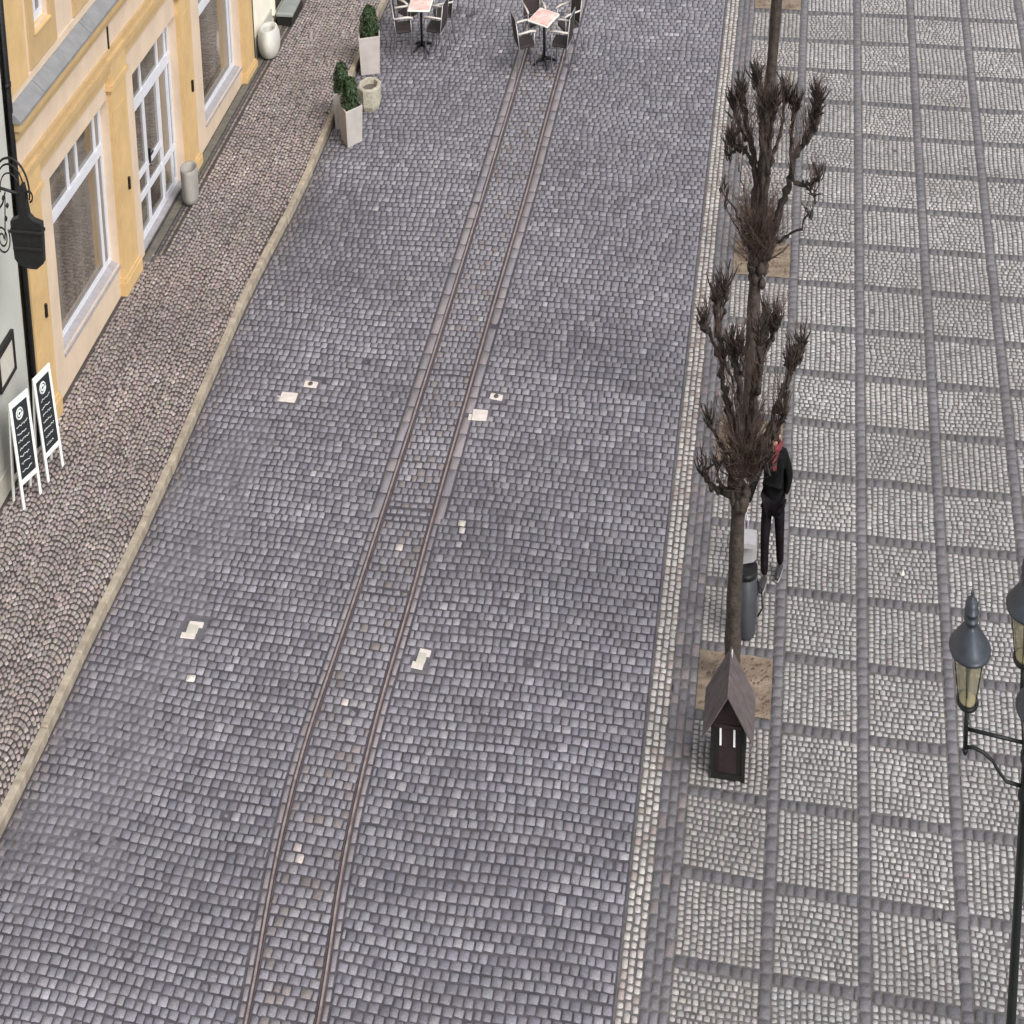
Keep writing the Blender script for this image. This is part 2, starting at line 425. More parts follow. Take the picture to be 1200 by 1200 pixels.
y = Y0; r = 0
while y < Y1:
    p = .138 * rnd.uniform(.93, 1.07)
    ph = rnd.uniform(0, 6)
    yw = lambda x, y=y: y + .05 * math.sin(x * .55 + y * .21) + .02 * math.sin(x * 1.7 + y * .6)
    up = y > -14.2
    bl = .2 if up else .12
    br = .2 if up else .12
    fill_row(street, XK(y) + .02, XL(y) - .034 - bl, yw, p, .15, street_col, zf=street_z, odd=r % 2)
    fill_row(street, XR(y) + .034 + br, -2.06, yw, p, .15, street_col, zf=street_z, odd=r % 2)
    fill_row(street, XL(y) + .054, XR(y) - .054, yw, p, .145, track_col, odd=r % 2, hk=.72 if abs(y + 14.12) < .2 or abs(y + 11.0) < .07 or abs(y + 15.62) < .07 else 1.)
    y += p; r += 1
for side in (-1, 1):                                   # the setts that run along each rail
    y = Y0
    while y < Y1:
        up = y > -14.42
        w = .18 if up else .105
        l = rnd.uniform(.24, .62) if up else rnd.uniform(.15, .3)
        xx = (XL(y + l / 2) - .036 - w / 2) if side < 0 else (XR(y + l / 2) + .036 + w / 2)
        sl = ((XL if side < 0 else XR)(y + l) - (XL if side < 0 else XR)(y)) / l
        street.put(xx, y + l / 2, w / 2 - .008, l / 2 - .008, -math.atan(sl), rnd.gauss(0, .002), band_col(xx, y))
        y += l
tag(street.build('street', M_SETT, dome=.004, inset=.009, tilt=.016, cut=.2), kind='structure')

# joints and mortar under the stones
g = MB(); g.box(-13.5, -2.04, Y0 - .1, Y1 + .1, -.6, -.0065); tag(g.build('street_bed', M_JOINT), kind='structure')
mo = MB()
xs = np.arange(-11.75, -8.6, .08); ys = np.arange(-21.8, -11.6, .08)
idx = {}
for i, a in enumerate(xs):
    for j, b in enumerate(ys):
        idx[i, j] = len(mo.v); mo.v.append((a, b, -.018 + .0142 * min(1, moss(a, b) * 2.2) * (.9 + .14 * math.sin(a * 9 + 2 * math.sin(b * 5)) * math.sin(b * 8 + a))))
for i in range(len(xs) - 1):
    for j in range(len(ys) - 1):
        if moss(xs[i], ys[j]) > 0 and xs[i] > XK(ys[j]) + .05:
            mo.f.append((idx[i, j], idx[i + 1, j], idx[i + 1, j + 1], idx[i, j + 1])); mo.sm.append(True)
tag(mo.build('mortar_patch', M_MOSS), kind='structure')

# ground sheet
g = MB(); nn = 8
for i in range(nn + 1):
    for j in range(nn + 1): g.v.append((-400 + 800 * i / nn, -300 + 600 * j / nn, -.35))
for i in range(nn):
    for j in range(nn):
        a = i * (nn + 1) + j; g.f.append((a, a + nn + 1, a + nn + 2, a + 1)); g.sm.append(False)
tag(g.build('ground', M_GROUND), kind='structure')

# gutter of pale small setts and band of dark setts
gut = Stones()
for k in range(3):
    y = Y0 + rnd.random() * .1
    while y < Y1:
        l = rnd.uniform(.085, .15)
        gut.put(-2.02 + .108 * (k + .5) + rnd.gauss(0, .004), y + l / 2, .0505, l / 2 - .005, rnd.gauss(0, .03), rnd.gauss(0, .002), vary(lin(204, 197, 193, K) if rnd.random() < .85 else lin(182, 168, 162, K), .07, .012))
        y += l
tag(gut.build('gutter', M_PLAZA, dome=.006, inset=.013), kind='structure')
bands = Stones()
C_BAND = lin(129, 126, 131, K)
for k in range(3):
    y = Y0 + rnd.random() * .1
    while y < Y1:
        l = rnd.uniform(.15, .24)
        bands.put(-1.695 + .135 * (k + .5) + rnd.gauss(0, .003), y + l / 2, .062, l / 2 - .007, rnd.gauss(0, .02), rnd.gauss(0, .002), vary(C_BAND if rnd.random() < .8 else lin(144, 134, 136, K), .07, .01))
        y += l
LINES = [1.35 * i for i in range(10)]
KP = 1.13
for X in LINES:
    y = Y0
    while y < Y1:
        l = rnd.uniform(.13, .19)
        bands.put(X + rnd.gauss(0, .003), y + l / 2, .08, l / 2 - .0055, rnd.gauss(0, .02), rnd.gauss(0, .002), vary(C_BAND, .06, .01)); y += l
KROWS = list(range(-22, 7))
EDG = [-1.285] + LINES
CELLS = []
for ci in range(len(EDG) - 1):
    xa = EDG[ci] + (.0 if ci == 0 else .09); xb = EDG[ci + 1] - .09
    for k in KROWS:
        yb = k * KP
        x = xa
        while x < xb - .04:
            w = min(rnd.uniform(.12, .18), xb - x)
            if xb - x - w < .06: w = xb - x
            bands.put(x + w / 2, yb + rnd.gauss(0, .003), w / 2 - .007, .072, rnd.gauss(0, .02), rnd.gauss(0, .002), vary(lin(120, 117, 121, K), .07, .01)); x += w
        CELLS.append((ci, k, xa, xb, yb + .08, yb + KP - .08))
tag(bands.build('plaza_band', M_PLAZA, dome=.003, inset=.008, cut=.15), kind='structure')

PITS = {(0, k) for k in (-15, -11, -7, 1)}
pz = Stones()
C_PZ = lin(183, 180, 180, K)
for ci, k, xa, xb, ya, yb in CELLS:
    if (ci, k) in PITS: continue
    tone = math.exp(rnd.gauss(0, .03)); warm = rnd.gauss(0, .008)
    base = (C_PZ[0] * tone * (1 + warm), C_PZ[1] * tone, C_PZ[2] * tone * (1 - warm))
    if ci == 0: base = blend(base, lin(178, 168, 162, K), .4)
    mode = (ci + k) % 2 if rnd.random() < .9 else rnd.randint(0, 1)
    W, H = xb - xa, yb - ya
    L1, L2 = (W, H) if mode else (H, W)             # rows run along L1, stacked along L2
    nr = round(L2 / (.08 if mode else .098)); wob = rnd.uniform(.0, .012); ph = rnd.uniform(0, 6); sl = rnd.gauss(0, .03) if mode else rnd.gauss(0, .008)
    for r in range(nr):
        n = round(L1 / (.1 if mode else .08)) + rnd.randint(-1, 1)
        ws = np.array([rnd.uniform(.75, 1.25) for _ in range(n)]); ws *= L1 / ws.sum(); t = 0
        for q in ws:
            tc = t + q / 2; t += q
            s = (r + .5) * L2 / nr + wob * math.sin(tc * 5 + ph) + sl * (tc - L1 / 2) + rnd.gauss(0, .004)
            c = vary(base, .1, .012)
            if rnd.random() < .02: c = vary(lin(182, 174, 171, K), .08)
            hs = L2 / nr / 2 - (.0058 if mode else .004); ht = q / 2 - (.0032 if mode else .0045)
            if mode: pz.put(xa + tc, ya + s, ht, hs, rnd.gauss(0, .07), rnd.gauss(0, .003), c)
            else: pz.put(xa + s, ya + tc, hs, ht, rnd.gauss(0, .07), rnd.gauss(0, .003), c)
tag(pz.build('plaza_paving', M_PLAZA, dome=.005, inset=.009, tilt=.035, cut=.34), kind='structure')
g = MB(); g.box(-2.04, 12.3, Y0 - .1, Y1 + .1, -.6, -.0065); tag(g.build('plaza_bed', M_JOINTP), kind='structure')
so = MB()
for _, k in sorted(PITS):
    n = 10; xa, xb, ya, yb = -1.28, -.09, k * KP + .08, (k + 1) * KP - .08; o = len(so.v)
    for i in range(n + 1):
        for j in range(n + 1):
            so.v.append((xa + (xb - xa) * i / n, ya + (yb - ya) * j / n, -.003 + abs(rnd.gauss(0, .005)) + .02 * math.exp(-((i - 5) ** 2 + (j - 5) ** 2) / 8)))
    for i in range(n):
        for j in range(n):
            a = o + i * (n + 1) + j; so.f.append((a, a + n + 1, a + n + 2, a + 1)); so.sm.append(True)
tag(so.build('soil', M_SOIL), kind='structure')

lf = MB()
for _, k in sorted(PITS):
    for _ in range(150):
        x, yy = rnd.uniform(-1.24, -.13), rnd.uniform(k * KP + .12, (k + 1) * KP - .12); a = rnd.uniform(0, 6.28); q = rnd.uniform(.008, .03); z = .012 + rnd.random() * .012
        c_, s_ = math.cos(a) * q, math.sin(a) * q
        lf.add([(x - c_, yy - s_, z), (x + s_ * .5, yy - c_ * .5, z + .006), (x + c_, yy + s_, z + rnd.uniform(-.004, .008)), (x - s_ * .5, yy + c_ * .5, z + .004)], [(0, 1, 2, 3)])
tag(lf.build('leaf_litter', M_LITTER), 'small brown leaf litter lying on the sandy tree pits', 'leaf litter', kind='stuff')

# raised pavement of arched small setts on the left
ZW = .11
walk = Stones()
C_W = lin(176, 163, 160, K); C_W2 = lin(158, 146, 145, K); C_W3 = lin(196, 184, 181, K)


def walk_edges(y): return XF(y) + .06, XK(y) - .14


p = .104; y = Y0 - 1
NCOL = 3
while y < Y1 + .5:
    for ccol in range(NCOL):
        ea, eb = walk_edges(y); cw = (eb - ea) / NCOL
        xa = ea + cw * ccol; n = round(cw * 1.13 / .092)
        off = (.5 * p if ccol % 2 else 0)
        for q in range(n):
            t = (q + .5 + rnd.gauss(0, .08)) / n * 2 - 1
            xx = xa + cw * (t + 1) / 2; yy = y + off - .40 * t * t + rnd.gauss(0, .004)
            a, b = walk_edges(yy)
            if yy > -8.9 and xx < a + .42: continue
            if not (a + .03 < xx < b - .02): continue
            u = rnd.random()
            walk.put(xx, yy, cw / n / 2 * 1.12 * (1 + .22 * abs(t)) - .003, p / 2 * (1 - .2 * t * t) - .0085, -math.atan(.80 * t * 2 / cw), ZW + rnd.gauss(0, .003), vary(C_W if u < .72 else (C_W2 if u < .9 else C_W3), .07))
    y += p
y = -9.2                                         # dark and pale rows along the shop front
while y < Y1:
    for d, w, cc in ((.27, .1, lin(104, 100, 100, K)), (.36, .08, lin(150, 138, 130, K))):
        l = rnd.uniform(.1, .2); walk.put(XF(y) + d, y + .075, w / 2 - .005, .07, -FS, ZW + rnd.gauss(0, .002), vary(cc, .1))
    y += .15
tag(walk.build('pavement', M_WALK, dome=.006, inset=.01, tilt=.04, cut=.3), kind='structure')
g = MB(); ys = np.arange(Y0 - .1, Y1 + .2, .5)
for a in ys: g.v += [(XF(a) - .4, a, ZW - .007), (XK(a) - .12, a, ZW - .007)]
for i in range(len(ys) - 1): g.f.append((2 * i, 2 * i + 1, 2 * i + 3, 2 * i + 2)); g.sm.append(False)
tag(g.build('pavement_bed', M_JOINTW), kind='structure')
g = MB(); y = -9.15
while y < Y1:
    l = rnd.uniform(.8, 1.1); g.box(-.09, .09, -l / 2 + .004, l / 2 - .004, ZW - .06, ZW + .004 + rnd.random() * .004, Matrix.Translation((XF(y + l / 2) + .125, y + l / 2, 0)) @ Matrix.Rotation(-FS, 4, 'Z'), .006); y += l
tag(g.build('footing_slab', M_SLAB), kind='structure')
kb = MB(); y = Y0
while y < Y1:
    l = rnd.uniform(.9, 1.7); sl = (XK(y + l) - XK(y)) / l
    m = Matrix.Translation((XK(y + l / 2) - .085 + rnd.gauss(0, .006), y + l / 2, rnd.gauss(0, .004))) @ Matrix.Rotation(-math.atan(sl) + rnd.gauss(0, .004), 4, 'Z')
    kb.box(-.055, .085, -l / 2 + .005, l / 2 - .005, -.2, .122, m, .014); y += l
tag(kb.build('kerb', M_KERB), kind='structure')

# ------------------------------------------------------------------ tram rails
for fx, side, lb in ((XL, -1, 'narrow steel tram rail set in the cobbles, the one nearer the yellow shop'), (XR, 1, 'narrow steel tram rail set in the cobbles, the one nearer the bare trees')):
    root = thing('tram_rail', lb, 'rail', (fx(-12), -12, 0), group='tram rails in the street')
    ys = np.arange(Y0, Y1, .25)
    for nm, a, b, z, mm in (('rail_head', -.018, .016, .008, M_STEEL), ('rail_flange', -.03, -.018, .001, M_RUST), ('rail_groove', .016, .036, -.014, M_GROOVE), ('guard_rail', .036, .046, .003, M_RUST)):
        s = -1 if side > 0 else 1
        lo, hi = sorted((a * s, b * s)); m = MB()
        for yy in ys:
            X = fx(yy) - fx(-12); Y = yy + 12
            m.v += [(X + lo, Y, -.06), (X + lo, Y, z - .003), (X + lo + .004, Y, z), (X + hi - .004, Y, z), (X + hi, Y, z - .003), (X + hi, Y, -.06)]
        for i in range(len(ys) - 1):
            for q in range(5): m.f.append((6 * i + q, 6 * i + 6 + q, 6 * i + 7 + q, 6 * i + 1 + q)[::-1]); m.sm.append(False)
        m.build(nm, mm, root)

# utility covers
clabel = ['pale square utility cover, larger of two beside the mossy cobbles', 'small pale valve plate with dark cap near the mossy cobbles',
          'pale square utility cover just right of the tram track', 'small pale valve plate with dark cap right of the tram track',
          'pale broken utility cover with grey lid in the mossy cobbles', 'pale tall utility cover beside the right tram rail, nearer']
for (a, b, hx, hy, kd), lb in zip(COVERS, clabel):
    sb_ = MB(); sb_.box(a - hx - .075, a + hx + .075, b - hy - .07, b + hy + .07, -.03, -.006, bev=.01); tag(sb_.build('cover_surround', M_MOSS), kind='structure')
    root = thing('utility_cover', lb, 'utility cover', (a, b, 0), rnd.gauss(0, .05), 'utility covers in the street')
    m = MB()
    if kd == 2:
        m.box(-hx, hx * .55, -hy, -hy * .35, -.03, .004, bev=.006).box(-hx * .55, hx, hy * .35, hy, -.03, .005, bev=.006).box(-hx * .5, hx * .6, -hy * .34, hy * .34, -.03, .006, bev=.006)
    else: m.box(-hx, hx, -hy, hy, -.03, .006, bev=.008)
    if kd == 0: m.box(-hx - .07, -hx - .005, -hy, hy * .1, -.03, .003, bev=.006)
    m.build('plate', M_COVER, root)
    m = MB()
    if kd == 1: m.lathe([(.045, 0), (.045, .014), (.036, .018)], 14, (.0, 0, .0))
    else:
        q = .55
        m.box(-hx * q, hx * q, -hy * q, hy * q, .0, .012, bev=.004)
    m.build('lid', M_CAP if kd == 1 else (M_COVER if kd == 0 else M_PLINTH), root)


# ------------------------------------------------------------------ buildings (facade frame: u along, w out, z up)
def warp(o):                                     # the shop front drops slightly with the street
    for v in o.data.vertices:
        t = min(1, max(0, (v.co.z - .1) / .5)); v.co.z -= .023 * (v.co.y + 12.8) * t


FX = -14.43 + FS * 12.21


class FB(MB):                                    # boxes given as (u0,u1,w0,w1,z0,z1) on the sloping facade line
    def fbox(s, u0, u1, w0, w1, z0, z1, nseg=1):
        s.box(w0, w1, u0, u1, z0, z1); return s

    def fbuild(s, name, m, parent=None, drop=True):
        s.v = [(FX + FS * u + w, u, z) for w, u, z in s.v]
        o = s.build(name, m, None)
        if drop: warp(o)
        if parent:
            o.parent = parent
            p = parent; loc = Vector((0, 0, 0))
            while p: loc += p.location; p = p.parent
            for v in o.data.vertices: v.co -= loc
        return o


shop = thing('yellow_shop_house', 'yellow and cream shop house with ochre pilasters and white framed shop windows', 'building', (XF(-8), -8, 0))
OP = [(-12.55, -10.06, .61, 2.79), (-8.9, -6.67, .12, 2.66), (-5.4, -3.12, .6, 2.66)]
UPW = [(-12.66 + 1.73 * i, -12.12 + 1.73 * i) for i in range(6)]
w = FB(); D = -.4
us = [-13.72] + [e for o in OP for e in o[:2]] + [-2.4]
for i in range(0, len(us), 2): w.fbox(us[i], us[i + 1], D, 0, 0, 3.3)
for a, b, z0, z1 in OP:
    if z0 > .2: w.fbox(a, b, D, 0, 0, z0 - .02)
    w.fbox(a, b, D, 0, z1, 3.3)
w.fbox(-13.72, -2.4, D, -.002, 3.3, 4.62)
z0, z1 = 4.62, 6.1
e = -13.72
for a, b in UPW:
    w.fbox(e, a, D, -.002, z0, z1); e = b
w.fbox(e, -2.4, D, -.002, z0, z1); w.fbox(-13.72, -2.4, D, -.002, z1, 7.2)
w.fbuild('wall', M_CREAM, shop)
PIL = [(-13.7, -13.07), (-10.05, -9.38), (-6.66, -6.05), (-3.1, -2.48)]
for a, b in PIL:
    m = FB(); m.fbox(a, b, -.01, .1, .0, 2.86); m.fbox(a + .12, b - .12, .098, .112, .55, 2.6)
    m.fbox(a - .05, b + .05, -.01, .16, .0, .3); m.fbox(a - .03, b + .03, -.01, .135, .3, .36)
    m.fbox(a - .02, b + .02, -.01, .125, 2.86, 2.9); m.fbox(a - .05, b + .05, -.01, .16, 2.9, 2.97); m.fbox(a - .02, b + .02, -.01, .13, 2.97, 3.3)
    m.fbuild('pilaster', M_OCHRE, shop)
    tb = FB()
    if a < -3.2:
        c = (a + b) / 2 + .1; tb.fbox(c - .02, c + .02, .11, .16, 1.42, 1.58)
        tb.fbox(c - .03, c + .03, .12, .15, 1.44, 1.49)
        tb.fbuild('hook', M_BLACK, shop)
m = FB()                                         # moulding under the frieze and plain ochre edge strip upstairs
m.fbox(-13.74, -2.4, -.01, .06, 3.05, 3.14).fbox(-13.74, -2.4, -.01, .1, 3.14, 3.2).fbox(-13.74, -2.4, -.01, .14, 3.2, 3.28).fbox(-13.74, -2.4, -.01, .07, 3.28, 3.36)
m.fbuild('moulding', M_OCHRED, shop)
m = FB()
m.fbox(-13.74, -2.4, -.01, .06, 3.68, 3.76).fbox(-13.76, -2.38, -.01, .14, 3.76, 3.86).fbox(-13.78, -2.36, -.01, .24, 3.86, 3.96)
m.fbuild('cornice', M_OCHRED, shop)
m = FB(); m.prism([(.0, 4.13), (.0, 3.96), (.27, 3.955), (.27, 3.985)], lambda a, b, d: (a, d, b), -13.8, -2.36)
for uu in np.arange(-12.9, -2.4, 1.9): m.prism([(.0, 4.145), (.0, 4.1), (.27, 3.97), (.275, 3.998)], lambda a, b, d: (a, d, b), uu, uu + .03)
m.fbuild('lead_flashing', M_LEAD, shop)
m = FB(); m.fbox(-13.72, -2.4, -.001, .03, 4.13, 4.22); m.fbuild('base_strip', M_CREAM, shop)
for a, b in ((-13.7, -13.05), (-2.95, -2.42)): m = FB(); m.fbox(a, b, -.001, .05, 4.22, 7.2); m.fbuild('corner_strip', M_OCHRE, shop)
m = FB(); m.prism([(-5, 10.6), (-5, 7.2), (-.4, 7.2), (.25, 7.1), (.25, 7.22)], lambda a, b, d: (a, d, b), -13.75, -2.38); m.fbuild('roof', M_ROOF, shop)
m = FB(); m.fbox(-9.86, -9.83, .0, .03, 3.36, 3.7); m.fbuild('cable', M_BLACK, shop)


def fr(m, u0, u1, z0, z1, t=.06, w0=-.25, w1=-.19): m.fbox(u0, u1, w0, w1, z0, z1)


def shop_window(a, b, z0, z1, uppers, lowers, ztr, name='shop_window'):
    root = FB()
    fr(root, a, a + .07, z0, z1); fr(root, b - .07, b, z0, z1); root.fbox(a + .07, b - .07, -.25, -.192, z0, z0 + .07); root.fbox(a + .07, b - .07, -.25, -.192, z1 - .05, z1)
    root.fbox(a + .07, b - .07, -.25, -.17, ztr - .065, ztr + .065); root.fbox(a + .07, b - .07, -.17, -.15, ztr - .02, ztr + .065)
    for u, t in uppers: root.fbox(u - t, u + t, -.25, -.195, ztr + .065, z1 - .05)
    for u, t in lowers: root.fbox(u - t, u + t, -.25, -.195, z0 + .07, ztr - .065)
    o = root.fbuild(name, M_FRAME, shop)
    g = FB(); g.fbox(a + .02, b - .02, -.24, -.225, z0 + .02, z1 - .02); g.fbuild('pane', M_GLASS, o)
    s = FB()
    s.prism([(-.2, z0 + .015), (-.2, z0 - .02), (.03, z0 - .07), (.03, z0 - .035)], lambda p, q, d: (p, d, q), a, b); s.fbuild('sill', M_SILL, o)
    return o


shop_window(-12.55, -10.06, .61, 2.79, [(-11.51, .035), (-11.12, .025), (-10.35, .035)], [(-10.33, .03)], 2.16)
shop_window(-5.4, -3.12, .6, 2.66, [(-4.6, .03), (-3.95, .03), (-3.32, .03)], [(-3.32, .03)], 2.12)
d = FB(); a, b, z0, z1 = -8.9, -6.67, .14, 2.66
d.fbox(a, a + .07, -.25, -.19, z0, z1).fbox(b - .06, b, -.25, -.19, z0, z1).fbox(a + .07, b - .06, -.25, -.192, z1 - .05, z1)
d.fbox(a + .07, b - .06, -.25, -.165, 2.03, 2.17)
for u in (-8.15, -7.28, -6.87): d.fbox(u - .028, u + .028, -.25, -.195, 2.17, z1 - .05)
for u in (-8.11, -7.37, -6.88): d.fbox(u - .032, u + .032, -.25, -.185, z0 + .1, 2.03)
d.fbox(-7.41, -7.33, -.25, -.175, z0 + .1, 2.03)
d.fbox(a + .07, -7.37, -.25, -.187, 1.07, 1.15); d.fbox(a + .07, b - .06, -.25, -.189, .75, .84)
d.fbox(a + .07, b - .06, -.25, -.183, z0, z0 + .1)
do = d.fbuild('shop_door', M_FRAME, shop)
g = FB(); g.fbox(a + .02, b - .02, -.24, -.225, z0 + .02, z1 - .02); g.fbuild('pane', M_GLASS, do)
g = FB(); g.fbox(-8.05, -8.02, -.19, -.14, 1.1, 1.3); g.fbox(-8.05, -7.9, -.15, -.13, 1.2, 1.23); g.fbuild('handle', M_BLACK, do)
g = FB(); g.fbox(a, b, -.3, -.04, .02, .14); g.fbuild('threshold', M_SILL, do)
for a, b in UPW:
    o = FB(); z0, z1 = 4.62, 6.1
    o.fbox(a, a + .06, -.16, -.1, z0, z1).fbox(b - .06, b, -.16, -.1, z0, z1).fbox(a + .06, b - .06, -.16, -.102, z0, z0 + .1).fbox(a + .06, b - .06, -.16, -.102, z1 - .06, z1)
    o.fbox((a + b) / 2 - .03, (a + b) / 2 + .03, -.16, -.104, z0 + .1, z1 - .06); o.fbox(a + .06, b - .06, -.16, -.106, 5.5, 5.56)
    o = o.fbuild('window', M_FRAME, shop)
    g = FB(); g.fbox(a + .02, b - .02, -.15, -.135, z0 + .02, z1 - .02); g.fbuild('pane', M_GLASS, o)
    g = FB(); g.fbox(a - .24, a - .02, -.001, .04, 4.24, 6.4).fbox(b + .02, b + .24, -.001, .04, 4.24, 6.4).fbox(a - .02, b + .02, -.001, .038, 4.24, 4.58).fbox(a - .02, b + .02, -.001, .038, 6.14, 6.4)
    g.fbuild('surround', M_OCHRED, o)
    g = FB(); g.prism([(-.1, 4.63), (-.1, 4.58), (.07, 4.57), (.07, 4.59)], lambda p, q, dd: (p, dd, q), a - .04, b + .04); g.fbuild('sill', M_OCHRE, o)

grey = thing('grey_house', 'grey rendered house wall left of the yellow shop house', 'building', (XF(-17), -17, 0))
m = FB(); m.fbox(-24, -13.86, -.5, -.03, 0, 8.2); m.fbuild('wall', M_GREYW, grey, False)
m = FB(); m.fbox(-24, -13.88, -.03, .0, 0, .38); m.fbuild('plinth', M_PLINTH, grey, False)
m = FB(); m.prism([(-5.5, 11.4), (-5.5, 8.2), (-.5, 8.2), (.22, 8.1), (.22, 8.22)], lambda a, b, d: (a, d, b), -24, -13.86); m.fbuild('roof', M_ROOF, grey, False)
m = FB(); m.tube([(.05, -13.78, .1), (.05, -13.78, 8.1)], .055, 10)
for zz in (.9, 2.6, 4.4, 6.2): m.tube([(.05, -13.78, zz), (.05, -13.78, zz + .05)], .066, 10)
m.fbuild('downpipe', M_BLACK, grey, False)
m = FB(); m.fbox(-13.86, -13.72, -.3, -.05, 0, 7.2); m.fbuild('wall_joint', M_BLACK, grey, False)

pale = thing('pale_house', 'pale rendered house beyond the yellow shop house', 'building', (XF(1), 1, 0))
m = FB(); m.fbox(-2.3, 7, -.45, -.05, 0, 7); m.fbuild('wall', M_PALEW, pale, False)
m = FB(); m.fbox(-2.3, -.95, -.05, -.0, 0, .45); m.fbox(.3, 7, -.05, 0, 0, .45); m.fbuild('plinth', M_PLINTH, pale, False)
m = FB(); m.tube([(.03, -2.36, .1), (.03, -2.36, 6.9)], .045, 10); m.fbuild('downpipe', M_BLACK, pale, False)
m = FB(); m.prism([(-5.5, 10.2), (-5.5, 7.0), (-.45, 7.0), (.22, 6.9), (.22, 7.02)], lambda a, b, d: (a, d, b), -2.3, 7); m.fbuild('roof', M_ROOF, pale, False)
m = FB(); m.fbox(-.75, .1, -.06, -.03, .3, 2.4); dd = m.fbuild('door', M_DKWOOD, pale, False)
m = FB(); m.fbox(-.85, -.75, -.05, .02, .3, 2.5); m.fbox(.1, .2, -.05, .02, .3, 2.5); m.fbox(-.75, .1, -.05, .02, 2.4, 2.5); m.fbuild('door_frame', M_PALEW, dd, False)

st = thing('door_step', 'grey stone door step behind the white barrel planter', 'step', (XF(-.3) + .25, -.3, ZW))
m = MB(); m.box(-.2, .22, -.48, .45, -.02, .15, bev=.01); m.build('riser', M_BKWOOD, st)
m = MB(); m.box(-.22, .25, -.5, .48, .15, .21, bev=.012); m.build('tread', M_STEP, st)

# iron bracket sign on the grey house
sg = thing('hanging_sign', 'black wrought iron bracket with a dark hanging sign on the grey house', 'sign', (XF(-15) - .02, -15, 3.3))
X0 = XF(-15) - .02


def P(x, z): return (x - X0, 0, z - 3.3)


m = MB()
arc = lambda cx, cz, r, a0, a1, n=18: [P(cx + r * math.cos(math.radians(a0 + (a1 - a0) * i / n)), cz + r * math.sin(math.radians(a0 + (a1 - a0) * i / n))) for i in range(n + 1)]
m.tube(arc(-13.82, 3.78, .36, 175, -15), .016, 6); m.tube(arc(-13.84, 3.8, .27, 185, 0), .012, 6); m.tube(arc(-13.85, 3.78, .19, 190, 20), .01, 6)
m.tube([P(X0, 3.86), P(-13.5, 3.72)], .018, 6); m.tube([P(X0, 3.2), P(-14.02, 3.62), P(-13.95, 3.75)], .014, 6); m.tube([P(-14.04, 3.2), P(-13.96, 3.7)], .011, 6)
sp = []
for i in range(40):
    t = i / 39; a = t * 4.2 * math.pi; r = .03 + .13 * t; sp.append(P(-14.09 + r * math.cos(a), 3.22 + r * 1.15 * math.sin(a)))
m.tube(sp, .011, 6)
m.tube(arc(-13.47, 3.72, .06, -90, 200), .014, 6)
for x, z in ((-14.0, 3.68), (-13.93, 3.6), (-13.98, 3.45)): m.lathe([(.01, -.03), (.032, 0), (.01, .03)], 8, P(x, z))
m.box(-.03, .0, -.05, .05, -.25, .65); m.build('bracket', M_BLACK, sg)
m = MB()
poly = [(-13.61, 3.86), (-13.66, 3.72), (-13.67, 3.56), (-13.7, 3.49), (-13.87, 3.45), (-13.88, 3.3), (-13.86, 3.16), (-13.85, 3.02), (-13.76, 2.95), (-13.58, 2.92), (-13.42, 2.92), (-13.28, 2.99), (-13.27, 3.12), (-13.26, 3.28), (-13.26, 3.44), (-13.42, 3.47), (-13.5, 3.52), (-13.52, 3.62), (-13.53, 3.76), (-13.56, 3.86)]
m.prism(poly, lambda a, b, d: (a - X0, d, b - 3.3), -.05, .05); m.build('sign_board', M_BLACK, sg)
m = MB(); m.box(-13.9 - X0, -13.24 - X0, -.075, .075, .02, .06, bev=.01); m.box(-13.86 - X0, -13.28 - X0, -.07, .07, -.17, -.13, bev=.01)
for i in range(7): xx = -13.82 + i * .082; m.tube([P(xx, 3.12), P(xx + .01, 2.99)], .018, 6)
m.build('relief', M_BKWOOD, sg)

# menu case
mc = thing('menu_case', 'small dark framed menu case on the grey house wall', 'notice case', (XF(-14.6), -14.6, 1.55))
m = MB(); m.box(-.03, .05, -.3, .3, -.24, -.2).box(-.03, .05, -.3, .3, .16, .24).box(-.03, .05, -.3, -.26, -.2, .16).box(-.03, .05, .26, .3, -.2, .16); m.build('case_frame', M_BLACK, mc)
m = MB(); m.box(-.03, .02, -.26, .26, -.2, .16); m.build('menu_sheet', M_PAPER, mc)


